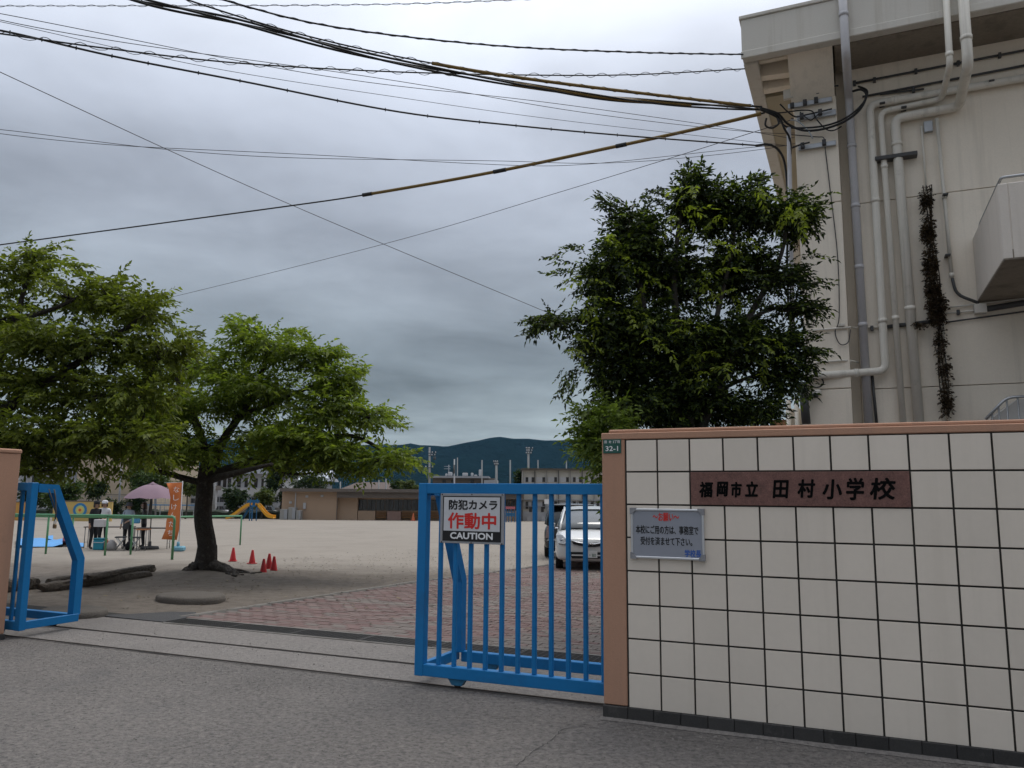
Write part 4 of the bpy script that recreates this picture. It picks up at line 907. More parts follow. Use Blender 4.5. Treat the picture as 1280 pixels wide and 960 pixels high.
# light green shrub between the wall end and the dark tree
YS = 9.9; m_leafS = leafmat('fresh shrub leaf', (.13, .18, .04), (.22, .28, .07), .48)
LS = pxl([(748, 556, 16, 20, 0, .4, .8), (762, 530, 28, 22, 0, .5, 1), (770, 580, 30, 30, .1, .6, 1), (735, 515, 12, 10, 0, .3, .25), (790, 630, 20, 30, 0, .3, .6)], YS)
bS = tuple(np.array(at(772, 700, YS)) * np.array([1, 1, 0]))
exS = [(*at(737 + rngx.uniform(-14, 10), rngx.choice((512, 535, 556)) + rngx.uniform(-8, 8), YS), math.pi + rngx.uniform(-.6, .6), .2 + rngx.uniform(-.4, .4)) for k in range(30)]
grow('shrub', 'fresh green shrub peeping out behind the wall end pillar', bS, [([bS, at(770, 620, YS), at(755, 560, YS)], .03, .01), ([bS, at(775, 600, YS), at(765, 530, YS)], .03, .01)], LS, (750, .24, 10, .07, .034), m_leafS, m_barkg, 41, 'shrub', extra=exS)
# dead creeper on the wall pipes
m_dead = leafmat('dead creeper leaf', (.045, .03, .018), (.10, .07, .035), .1)
def pv(x, y, rx, ry, w): p = pp(x, y, VB - .17); k = 14.2 / FOC * .55; return (p[0], p[1], p[2], rx * k, .05, ry * k / .55, w)
LV = [pv(1158, 250, 6, 18, .5), pv(1160, 290, 8, 26, 1), pv(1163, 330, 8, 26, 1), pv(1166, 365, 9, 24, 1.1), pv(1170, 392, 12, 18, 1.1), pv(1176, 380, 7, 14, .3), pv(1176, 425, 5, 22, .35), pv(1180, 460, 5, 22, .4), pv(1183, 500, 6, 24, .6), pv(1150, 405, 12, 4, .15)]
cv = empty('dead_creeper', pp(1185, 530, VB - .1), 'dry brown creeper clinging to thin pipes on the building wall', 'creeper')
mb = MB()
for k in range(4): mb.tube([pp(1155 + k * 2.5 + 2 * math.sin(y * .05 + k) + (y - 230) * .085, y, VB - .06 - .02 * k) for y in range(232, 530, 12)], .009, 5)
mb.build('stems', m_bark, cv, fix=False); leaf_cloud('leaves', LV, 1900, .07, 6, .04, .026, m_dead, cv, 51, .2, .5)
pipe('slim_pipe', [pp(1173, 405, VB - .05), pp(1180, 530, VB - .05)], .02, m_pipe); pipe('slim_pipe', [pp(1179, 405, VB - .05), pp(1187, 530, VB - .05)], .018, m_pipe)

# ================================================================== YARD THINGS
def G(x, y): p = gs(x, y); return (p[0], p[1], gh(p[1]) - .012)
m_cone = mat('red cone plastic', (.50, .025, .03), .5, .08, 5, 30, .04)
for i, (x, y, lab) in enumerate(((291, 701, 'red traffic cone standing alone, nearest the cherry trunk side of the row'), (315, 704, 'red traffic cone between the lone cone and the cluster of three'), (329, 717.5, 'red traffic cone in the cluster of three, at its cherry tree side'), (336, 711, 'red traffic cone at the back of the cluster of three'), (342, 714.5, 'red traffic cone in the cluster of three, at its driveway side'))):
    p = G(x, y); h = (17 if i < 2 else 19.5) * p[1] / FOC * .97
    c = rootl('traffic_cone', p, lab, 'cone', 'red cones on the yard', random.uniform(0, 1))
    mb = MB(); mb.box((0, 0, .012), (h * .56, h * .56, .024), None, .008); mb.build('base', m_cone, c)
    mb = MB(); mb.lathe([(h * .24, .024), (h * .225, .05), (h * .075, h * .97), (h * .06, h)], (0, 0, 0), 18); mb.build('cone_body', m_cone, c)
# stone disc and half buried stone
m_stone = mat('weathered concrete slab', (.115, .10, .085), .95, .2, 4, 50, .2, .7, 40, stain=((.09, .08, .065), 4, .5, .6), dist=.02)
def disc(x, y, rx, ry, h, lab):
    p = G(x, y); V = []; n = 40; prof = [(1.0, -.05), (1.03, h * .35), (1.0, h * .85), (.94, h), (.5, h * 1.06), (.0, h * 1.08)]
    mb = MB(); F = []
    for r, z in prof:
        for k in range(n):
            a = 2 * math.pi * k / n; w = 1 + .03 * mnoise.noise(Vector((math.cos(a) * 2, math.sin(a) * 2, x)))
            V.append((r * rx * w * math.cos(a), r * ry * w * math.sin(a), z + .012 * mnoise.noise(Vector((r * math.cos(a) * 3, r * math.sin(a) * 3, 7)))))
    for i in range(len(prof) - 1):
        for k in range(n): F.append((i * n + k, i * n + (k + 1) % n, (i + 1) * n + (k + 1) % n, (i + 1) * n + k))
    mb.add(V, F, True); return mb.build('stone_slab', m_stone, None, p, WA, label=lab, cat='stone')
disc(238, 750, .60, .42, .10, 'round weathered concrete slab lying on the earth before the cherry tree')
disc(92, 769, .50, .35, .10, 'rounded slab half buried in the sand behind the retracted gate')
# weathered timbers
m_log = mat('weathered timber', (.085, .07, .057), .95, .3, 5, 60, .35, .9, 25, stain=((.14, .12, .10), 9, .55, .5), dist=.03)
def timber(x0, y0, x1, y1, r, lab, lift=0.0):
    a = Vector(G(x0, y0)); b = Vector(G(x1, y1)); a.z += r * .8 + lift; b.z += r * .8 + lift; ax = (b - a).normalized(); sd = ax.cross(Vector((0, 0, 1))).normalized(); up = sd.cross(ax); n, m = 60, 16; V = []; F = []
    for i in range(n + 1):
        t = i / n; e_ = min(1.0, .72 + 4 * min(t, 1 - t)); c = a.lerp(b, t)
        for k in range(m):
            an = 2 * math.pi * k / m; q = Vector((math.cos(an), math.sin(an))); rr_ = r * (1.12 / max(abs(q.x), abs(q.y)) * .45 + .55)          # squared-off beam
            rr_ *= e_ * (1 + .22 * mnoise.noise(Vector((t * 26 + x0, q.x * 2.2, q.y * 2.2))) + .16 * mnoise.noise(Vector((t * 5, q.x * 6, q.y * 6 + x0))))
            V.append(tuple(c + sd * q.x * rr_ * 1.15 + up * q.y * rr_ * .85 + ax * (.10 * mnoise.noise(Vector((q.x * 3, q.y * 3, x0 + t * 2))) if i in (0, n) else 0)))
    for i in range(n):
        for k in range(m): F.append((i * m + k, i * m + (k + 1) % m, (i + 1) * m + (k + 1) % m, (i + 1) * m + k))
    F += [list(range(m))[::-1], [n * m + k for k in range(m)]]; mb = MB(); mb.add(V, F, False)
    return mb.build('timber_log', m_log, None, label=lab, cat='log', group='old timbers on the earth')
timber(52, 739, 186, 722, .09, 'long dark weathered timber log lying on bare earth by the cherry tree')
timber(60, 733, 191, 717, .085, 'second timber log resting behind the long dark log', .02)
timber(110, 734, 190, 719, .06, 'thin split timber laid on top of the two long logs', .14)
timber(-10, 742, 44, 735, .12, 'short dark timber log seen between the bars of the retracted gate')
# twigs and fallen leaves on the ground
def litter():
    rng = np.random.default_rng(8); n = 2600; V = []; F = []
    for k in range(n):
        u_ = rng.uniform(-13, -1); v_ = rng.gamma(2.2, 4.0) + 2.3
        x_, y_, _ = W(u_, v_)
        if v_ > 30: continue
        s = rng.uniform(.015, .05); a = rng.uniform(0, 6.3); z = gh(y_) + (.03 if u_ > -6.6 else .02); c_, s_ = math.cos(a) * s, math.sin(a) * s; b = len(V)
        V += [(x_ - c_, y_ - s_, z), (x_ + s_ * .5, y_ - c_ * .5, z + .008), (x_ + c_, y_ + s_, z + rng.uniform(0, .02)), (x_ - s_ * .5, y_ + c_ * .5, z + .006)]; F.append((b, b + 1, b + 2, b + 3))
    mb = MB(); mb.add(V, F); mb.build('fallen_leaves', leafmat('dry fallen leaf', (.09, .065, .04), (.20, .15, .08), .1), None, fix=False, label='scattered dry leaves and twigs on the sand and paving', cat='leaves', kind='stuff')
litter()
def grit():
    rng = np.random.default_rng(18); V = []; F = []; MI = []
    for k in range(4200):
        u_ = rng.uniform(-9, 3.2); v_ = rng.uniform(-4.6, 1.85) if k % 3 else rng.uniform(-.5, .3) - .1 * abs(rng.normal())
        x_, y_, _ = W(u_, v_); s = rng.uniform(.003, .0075) * (1.6 if rng.random() < .06 else 1); b = len(V); a = rng.uniform(0, 6.3); z = -.001 if v_ < .33 else .003
        V += [(x_ + s * math.cos(a), y_ + s * math.sin(a), z), (x_ + s * math.cos(a + 2.2), y_ + s * math.sin(a + 2.2), z), (x_ + s * math.cos(a + 4.1), y_ + s * math.sin(a + 4.1), z), (x_ + s * .2, y_, z + s * 1.1)]; F += [(b, b + 1, b + 3), (b + 1, b + 2, b + 3), (b + 2, b, b + 3)]
    mb = MB(); mb.add(V, F); mb.build('road_grit', mat('loose grit', (.20, .185, .17), .9, .1, 3, fvar=0, per_island=.45), None, fix=False, label='loose grit scattered over the worn asphalt', cat='grit', kind='stuff')
grit()

# green railing
m_gr = mat('green railing paint', (.09, .26, .13), .5, .1, 4, 40, .05, stain=((.10, .12, .06), 9, .6, .5))
def railing(posts, top_px, lab, extra=None):
    P = [Vector(G(x, y)) for x, y in posts]; e = empty('green_railing', P[0], lab, 'railing'); H_ = top_px
    tops = [p + Vector((0, 0, H_)) for p in P]
    line = [P[0] + Vector((0, 0, .05))] if False else []
    line = tops if extra is None else [tops[0]] + tops[1:]
    mb = MB(); mb.tube(bend([*tops[:-1], tops[-1], P[-1]], .12) if extra else tops, .035, 10); mb.build('top_bar', m_gr, e)
    for p, t in zip(P[:-1] if extra else P, tops): mb = MB(); mb.tube([p, t], .03, 10); mb.build('post', m_gr, e)
railing([(-60, 690), (57, 692), (131, 694), (215, 699)], 1.16, 'green pipe railing with posts running before the people and the table', True)
railing([(-40, 688), (88, 690), (163, 693), (300, 681)], 1.10, 'second green pipe railing ending behind the cherry trunk')

# ------------------------------------------------------------------ people at the table
m_skin = mat('skin', (.42, .26, .19), .6, .04, 8, fvar=.02)
m_navy = mat('black cloth', (.018, .018, .022), .9, .15, 12); m_wcl = mat('white cloth', (.62, .62, .64), .9, .06, 10); m_lblue = mat('pale blue cloth', (.34, .40, .48), .9, .08, 10)
m_gcl = mat('charcoal cloth', (.06, .062, .066), .9, .15, 10); m_shoe = mat('dark shoe', (.03, .03, .03), .7); m_hair = mat('dark brown hair', (.03, .017, .012), .7, .2, 30)
m_trou = mat('dark trousers', (.022, .022, .026), .9, .1, 10); m_eye = mat('eye', (.02, .015, .012), .4)
def person(label, px, h, facing, arms, top, legs=m_trou, sleeve=True, lean=0.0, stance=.0, head=(0, 0)):
    """facing: heading in degrees (0 = towards the camera, +90 = towards +X); arms = ((elbow),(wrist)) for left and right in body space, body looks along -Y"""
    base = G(*px); e = rootl('person', base, label, 'person', 'people at the folding table', rad(facing)); s = h / 1.70
    J = [(0, 0, .94), (0, -.01 + lean * .3, 1.12), (0, lean * .7, 1.30), (0, lean, 1.43), (0, lean - .015, 1.50), (0, lean - .03 + head[1], 1.575), (0, lean - .02 + head[1], 1.655)]
    Rr = [(.155, .115), (.145, .105), (.165, .115), (.055, .055), (.062, .066), (.083, .098), (.066, .078)]; E_ = [(i, i + 1) for i in range(6)]
    for sd in (-1, 1):
        b = len(J); J += [(sd * .09, 0, .86), (sd * (.10 + stance), -.02, .48), (sd * (.11 + stance), .02, .09), (sd * (.12 + stance), -.12, .045)]; Rr += [(.095, .095), (.062, .062), (.045, .045), (.042, .035)]; E_ += [(0, b), (b, b + 1), (b + 1, b + 2), (b + 2, b + 3)]
        el, wr = arms[0 if sd < 0 else 1]
        b = len(J); J += [(sd * .17, lean * .9, 1.375), (sd * el[0], el[1], el[2]), (sd * wr[0], wr[1], wr[2])]
        d = Vector((sd * wr[0] - sd * el[0], wr[1] - el[1], wr[2] - el[2])).normalized(); J.append(tuple(Vector(J[-1]) + d * .075)); Rr += [(.062, .062), (.043, .043), (.03, .03), (.032, .018)]; E_ += [(2, b), (b, b + 1), (b + 1, b + 2), (b + 2, b + 3)]
    me = bpy.data.meshes.new('body'); me.from_pydata([tuple(c * s for c in j) for j in J], E_, []); o = bpy.data.objects.new('body', me); COL.objects.link(o)
    md = o.modifiers.new('skin', 'SKIN'); md.use_smooth_shade = True; sv = me.skin_vertices[0].data
    for i, r in enumerate(Rr): sv[i].radius = (r[0] * s, r[1] * s); sv[i].use_root = (i == 0)
    ss = o.modifiers.new('sub', 'SUBSURF'); ss.levels = ss.render_levels = 2
    bpy.context.view_layer.update(); nm = bpy.data.meshes.new_from_object(o.evaluated_get(bpy.context.evaluated_depsgraph_get()))
    o.modifiers.clear(); 
    # fingers, nose and ears grown onto the same mesh
    mb = MB(); mb.v = [tuple(v.co) for v in nm.vertices]; mb.f = [list(p.vertices) for p in nm.polygons]; mb.sm = [True] * len(mb.f)
    wrists = [Vector(J[13]) * s, Vector(J[-2]) * s] if len(J) == 7 + 16 else []
    idx = [7 + 4 + 2, 7 + 8 + 4 + 2]; mb.m = []
    for f in mb.f:
        c = sum((Vector(mb.v[i]) for i in f), Vector()) / len(f) / s; k = 1
        if c.z > 1.445: k = 0
        elif c.z < .10: k = 3
        elif c.z < .90 and abs(c.x) < .26 and c.y > -.2: k = 2
        for wi in idx:
            dw = (c - Vector(J[wi])).length
            if dw < (.05 if sleeve else .24) or (c - Vector(J[wi + 1])).length < .075: k = 0
        mb.m.append(k)
    mb.cur = 0
    for wi in idx:
        w, t = Vector(J[wi]), Vector(J[wi + 1]); d = (t - w).normalized(); sd = d.cross(Vector((0, 0, 1))); sd = sd.normalized() if sd.length > .01 else Vector((1, 0, 0)); dn = Vector((0, 0, -1))
        for q in range(4): a = t + sd * (.022 * (q - 1.5) / 1.5); L_ = (.05, .06, .057, .045)[q]; mb.tube([(a - d * .02) * s, (a + d * L_ * .5 + dn * .006) * s, (a + d * L_ + dn * .022) * s], [.0095 * s, .009 * s, .007 * s], 6)
        a = w + d * .03 + sd * (-.026 if J[wi][0] < 0 else .026); mb.tube([a * s, (a + d * .03 + sd * (-.02 if J[wi][0] < 0 else .02)) * s, (a + d * .055 + dn * .01) * s], [.011 * s, .01 * s, .008 * s], 6)
    hc = Vector((0, lean - .03 + head[1], 1.575))
    mb.tube([(hc + Vector((0, -.075, .02))) * s, (hc + Vector((0, -.112, -.018))) * s, (hc + Vector((0, -.085, -.03))) * s], [.010 * s, .017 * s, .010 * s], 6)
    for q in (-1, 1): mb.box((hc + Vector((q * .083, .01, 0))) * s, (.02 * s, .04 * s, .06 * s), None, .008)
    bpy.data.objects.remove(o); bo = mb.build('body', [m_skin, top, legs, m_shoe], e, fix=False)
    mb = MB()
    for q in (-1, 1): mb.box((hc + Vector((q * .032, -.088, .012))) * s, (.022 * s, .012 * s, .010 * s), None, .003)
    mb.box((hc + Vector((0, -.084, -.052))) * s, (.04 * s, .012 * s, .008 * s), None, .003); mb.build('face', m_eye, e)
    return e, hc * s, s
def hat(e, hc, s, m, brim, cap=True, peak=False, nm='hat'):
    mb = MB(); mb.lathe([(.098 * s, -.005), (.104 * s, .03 * s), (.1 * s, .075 * s), (.07 * s, .112 * s), (.0, .122 * s)], (hc.x, hc.y + .008, hc.z + .025 * s), 16)
    if peak: mb.prism([(-.07 * s, -.06 * s), (.07 * s, -.06 * s), (.055 * s, -.17 * s), (-.055 * s, -.17 * s)], hc.z + .028 * s, hc.z + .04 * s, 'z', None, (hc.x, hc.y, 0))
    else: mb.lathe([(.1 * s, .012), (.1 * s + brim, -.018), (.1 * s + brim, -.01), (.1 * s, .022)], (hc.x, hc.y + .008, hc.z + .02 * s), 18)
    return mb.build(nm, m, e)
def hair(e, hc, s, long=.0):
    mb = MB(); V = []; F = []; n, k = 14, 8
    for i in range(k + 1):
        t = i / k; z = .115 - t * (.19 + long); r = .095 * math.sin(min(1, .25 + t * 1.3) * math.pi / 2)
        for j in range(n):
            a = math.pi * (-.08 + 1.16 * j / (n - 1)); V.append((hc.x + math.cos(a) * (r + .012) * s, hc.y + (math.sin(a) * (r + .018) + .0) * s, hc.z + z * s))
    for i in range(k):
        for j in range(n - 1): F.append((i * n + j, i * n + j + 1, (i + 1) * n + j + 1, (i + 1) * n + j))
    mb.add(V, F, True); mb.lathe([(.0, .12 * s), (.06 * s, .105 * s), (.095 * s, .06 * s), (.09 * s, .045 * s)][::-1], (hc.x, hc.y + .015, hc.z), 14); return mb.build('hair', m_hair, e)
down = ((.23, .0, 1.12), (.25, -.04, .88)); fwd = ((.22, .0, 1.12), (.16, -.22, 1.06)); fwd2 = ((.22, -.02, 1.12), (.12, -.25, 1.02))
e, hc, s = person('person in black clothes and black peaked cap turned towards the others', (115, 686.5), 1.60, 75, (down, fwd), m_navy, lean=-.03)
hat(e, hc, s, m_navy, 0, peak=True, nm='cap'); hair(e, hc, s, .03)
e, hc, s = person('person in white shirt and white cap holding a pale box at the waist', (127, 685), 1.62, 10, (fwd2, fwd2), m_wcl, sleeve=False)
hat(e, hc, s, m_wcl, 0, peak=True, nm='cap'); hair(e, hc, s, .02)
e, hc, s = person('person in pale blue shirt and grey brimmed hat standing at the table', (158, 686), 1.56, -5, (down, fwd2), m_lblue)
hat(e, hc, s, mat('grey hat cloth', (.11, .12, .14), .9), .055); hair(e, hc, s, .0)
mb = MB(); mb.box((0, -.125 * s, .93 * s), (.26 * s, .02, .42 * s), None, .008); mb.build('apron', m_gcl, e)
e, hc, s = person('person with dark brown hair in charcoal top holding a blue bag under the parasol', (178, 684.5), 1.60, -60, (fwd, fwd), m_gcl, lean=-.02)
hair(e, hc, s, .10)
# things held
p = Vector(at(126.5, 650, 26.5)); mb = MB(); mb.box((p.x + .02, p.y - .05, p.z - .1), (.36, .22, .24), None, .01); mb.build('box', mat('pale carton', (.55, .53, .54), .8), label='pale carton held by the person in white', cat='box')
p = Vector(at(170, 651, 26.6)); mb = MB(); mb.box((p.x, p.y, p.z), (.26, .14, .17), None, .03); mb.build('bag', mat('blue bag cloth', (.08, .28, .50), .7), label='small blue bag held over the table', cat='bag')

# folding tables
m_ttop = mat('dark table top', (.10, .075, .06), .5, .1, 6); m_tleg = mat('grey table leg', (.25, .25, .25), .5, metal=.5); m_or = mat('orange brown wood', (.36, .14, .05), .6, .15, 8)
def table(x0, x1, y0, lab, h=.72, dep=.45, m=m_ttop, shelf=False):
    a = Vector(G(x0, y0)); b = Vector(G(x1, y0)); e = empty('folding_table', (a + b) / 2, lab, 'table', 'folding tables under the parasol'); z = a.z; L_ = (b - a)
    rot = Matrix.Rotation(math.atan2(L_.y, L_.x), 3, 'Z'); c = (a + b) / 2; mb = MB(); mb.box((c.x, c.y, z + h), (L_.length, dep, .035), rot, .008); mb.build('table_top', m, e)
    for sx in (-1, 1):
        for sy in (-1, 1):
            q = rot @ Vector((sx * (L_.length / 2 - .05), sy * (dep / 2 - .05), 0)); mb = MB(); mb.tube([(c.x + q.x, c.y + q.y, z), (c.x + q.x, c.y + q.y, z + h - .0175)], .014, 8); mb.build('leg', m_tleg, e)
        q0 = rot @ Vector((sx * (L_.length / 2 - .05), -dep / 2 + .05, 0)); q1 = rot @ Vector((sx * (L_.length / 2 - .05), dep / 2 - .05, 0)); mb = MB(); mb.tube([(c.x + q0.x, c.y + q0.y, z + .2), (c.x + q1.x, c.y + q1.y, z + .2)], .01, 6); mb.build('stretcher', m_tleg, e)
    return e
table(105, 166, 684.5, 'long dark folding table in front of the person in black')
table(167, 212, 685.5, 'shorter folding table between the parasol pole and the orange banner', .70)
table(170, 185, 687.5, 'small orange brown table under the parasol', .68, .4, m_or)
# stools
def stool(x, y, lab):
    p = G(x, y); e = rootl('folding_stool', p, lab, 'stool', 'folding stools by the table', .3)
    mb = MB(); mb.box((0, 0, .43), (.34, .30, .04), None, .012); mb.build('seat', m_gcl, e)
    for sy in (-.13, .13):
        for sx in (-1, 1): mb = MB(); mb.tube([(sx * .16, sy, 0), (-sx * .13, sy, .42)], .012, 8); mb.build('leg', m_steel, e)
stool(150, 687.5, 'folding stool beside the turquoise cool box'); stool(168, 688, 'folding stool in front of the small orange brown table')
# cool box, bags
m_cool = mat('turquoise plastic', (.02, .24, .34), .45, .05, 8); p = G(124.5, 687); e = rootl('cool_box', p, 'turquoise cool box on the sand beside the person in black', 'cool box')
mb = MB(); mb.box((0, 0, .17), (.34, .26, .33), None, .02); mb.build('tub', m_cool, e); mb = MB(); mb.box((0, 0, .365), (.36, .28, .05), None, .015); mb.build('lid', mat('teal lid', (.02, .19, .27), .45), e)
mb = MB(); mb.tube([(-.18, -.1, .3), (-.18, -.15, .25), (.18, -.15, .25), (.18, -.1, .3)], .01, 6); mb.build('handle', m_wcl, e)
def sack(x, y, w, h, m, lab):
    p = G(x, y); mb = MB(); mb.lathe([(w * .8, 0), (w, h * .25), (w * .95, h * .6), (w * .5, h * .9), (w * .2, h)], p, 12); mb.v = [(v[0] + .03 * mnoise.noise(Vector(v) * 5), v[1], v[2]) for v in mb.v]; return mb.build('sack', m, label=lab, cat='bag')
sack(132, 687, .12, .36, mat('orange sack', (.42, .15, .09), .8), 'orange sack leaning on the turquoise cool box'); sack(139, 687.5, .16, .34, mat('grey sack', (.28, .27, .27), .8), 'grey bag between the orange sack and the stool'); sack(162, 687, .14, .3, m_navy, 'black bag on the sand behind the stools')
# tarpaulins on the sand
m_tarp = mat('blue tarpaulin', (.07, .28, .60), .5, .15, 3, 20, .05)
def tarp(x0, x1, y0, y1, lab, m=m_tarp, hump=.08):
    a, b, c, d = (Vector(G(*q)) for q in ((x0, y1), (x1, y1), (x1, y0), (x0, y0))); mb = MB(); n = 14; V = []; F = []
    for j in range(n + 1):
        for i in range(n + 1):
            s_, t_ = i / n, j / n; p = a.lerp(b, s_).lerp(d.lerp(c, s_), t_); V.append((p.x, p.y, gh(p.y) + .02 + hump * max(0, mnoise.noise(Vector((p.x * 1.8, p.y * 1.2, x0))) + .3)))
    for j in range(n):
        for i in range(n): F.append((j * (n + 1) + i, j * (n + 1) + i + 1, (j + 1) * (n + 1) + i + 1, (j + 1) * (n + 1) + i))
    mb.add(V, F, True); return mb.build('tarpaulin', m, label=lab, cat='tarpaulin')
tarp(20, 78, 676, 684, 'crumpled blue tarpaulin spread on the sand behind the green railing', hump=.16); tarp(96, 105, 680, 684, 'small strip of blue tarpaulin by the table end')
tarp(78, 92, 677, 683.5, 'maroon cloth heap at the edge of the blue tarpaulin', mat('maroon cloth', (.12, .02, .035), .9), .3); tarp(58, 66, 673.5, 677, 'small blue heap on the far edge of the tarpaulin', m_tarp, .25)
# parasol
m_par = mat('dusty pink canopy', (.22, .145, .18), .8, .06, 4); pb = gs(187, 686); z0 = gh(pb[1]); top = at(191, 605, pb[1]); k = pb[1] / FOC
par = empty('parasol', (pb[0], pb[1], z0), 'large dusty pink parasol over the folding tables', 'parasol'); zt = top[2]
mb = MB(); n = 8; R_ = 33.5 * k; V = [(top[0], top[1], zt)]; F = []; rings = 6; drop = 17 * k
for i in range(1, rings + 1):
    t = i / rings
    for j in range(n * 4):
        a = 2 * math.pi * j / (n * 4); sc = 1 - .04 * abs(math.sin(a * n / 2)) * t; V.append((top[0] + R_ * t * sc * math.cos(a), top[1] + R_ * t * sc * math.sin(a), zt - drop * t ** 1.9 - .03 * abs(math.sin(a * n / 2)) * t))
m_ = n * 4
for j in range(m_): F.append((0, 1 + j, 1 + (j + 1) % m_))
for i in range(rings - 1):
    for j in range(m_): F.append((1 + i * m_ + j, 1 + (i + 1) * m_ + j, 1 + (i + 1) * m_ + (j + 1) % m_, 1 + i * m_ + (j + 1) % m_))
mb.add(V, F, True); mb.build('canopy', m_par, par, fix=False)
for j in range(8):
    a = 2 * math.pi * j / 8; mb = MB(); mb.tube([(top[0] + .05 * math.cos(a), top[1] + .05 * math.sin(a), zt - .45), (top[0] + R_ * .62 * math.cos(a), top[1] + R_ * .62 * math.sin(a), zt - drop * .42 - .02)], .008, 5); mb.build('rib', m_dgrey, par)
mb = MB(); mb.tube([(pb[0], pb[1], z0), (pb[0] + (top[0] - pb[0]) * .5, pb[1], (z0 + zt) / 2), (top[0], top[1], zt + .07)], .02, 8); mb.build('pole', m_dgrey, par)
mb = MB(); mb.lathe([(.30, 0), (.28, .08), (.05, .10), (.04, .25)], (pb[0], pb[1], z0), 18); mb.build('base', m_gcl, par)
mb = MB(); mb.lathe([(.34, -.10), (.05, .04), (.02, .07)], (top[0], top[1], zt), 16); mb.build('top_vent', m_par, par)
# orange banner on a pole with water base
m_ban = mat('orange banner cloth', (.62, .19, .06), .8, .05, 5); b0 = gs(223, 689); Yb = b0[1]; kz = Yb / FOC
ban = empty('banner_flag', (b0[0], b0[1], gh(Yb)), 'tall orange banner with white writing on a pole beside the table', 'banner')
def bp_(x, y, d=0.0): q = at(x, y, Yb + d); return (q[0], q[1], q[2])
mb = MB(); V = []; F = []; nr = 20
left = [(208, 604), (211, 612), (213, 622), (212, 632), (210, 642), (208, 652), (207, 662), (202, 674)]; right = [(227.5, 603), (227, 612), (226.5, 622), (226, 632), (225.5, 642), (225, 652), (224, 662), (221, 675)]
for (xl, yl), (xr, yr) in zip(left, right):
    for i in range(9): t = i / 8; V.append(bp_(xl + (xr - xl) * t, yl + (yr - yl) * t, .10 * math.sin(t * 5 + yl * .06) * (1 - t)))
for j in range(7):
    for i in range(8): F.append((j * 9 + i, j * 9 + i + 1, (j + 1) * 9 + i + 1, (j + 1) * 9 + i))
mb.add(V, F, True); cl = mb.build('cloth', m_ban, ban, fix=False); sol = cl.modifiers.new('thickness', 'SOLIDIFY'); sol.thickness = .006
mb = MB()
for t, x, y in (('な', 220, 612), ('し', 219.5, 622), ('け', 217, 633.5), ('ん', 215.5, 644), ('た', 214, 655), ('ち', 212.5, 666)):
    co, FF, w_ = glyphs(t, .22)
    if w_ > 0: mb.add([bp_(x - 3 + (c[0] / w_) * 7, y - c[1] / .22 * 8.5, -.14) for c in co], FF)
mb.build('lettering', m_white, cl, fix=False)
mb = MB(); mb.tube([bp_(223, 687), bp_(228.5, 601)], .014, 8); mb.tube([bp_(206, 603.5), bp_(228.5, 602.5)], .008, 6); mb.build('pole', m_wcl, ban)
mb = MB(); q = bp_(223.5, 686); mb.box((q[0], q[1], gh(Yb) + .08), (.36, .30, .16), None, .04); mb.lathe([(.05, .15), (.045, .30)], (q[0] - .03, q[1], gh(Yb)), 10); mb.build('water_base', mat('pale blue plastic', (.16, .36, .46), .5), ban)

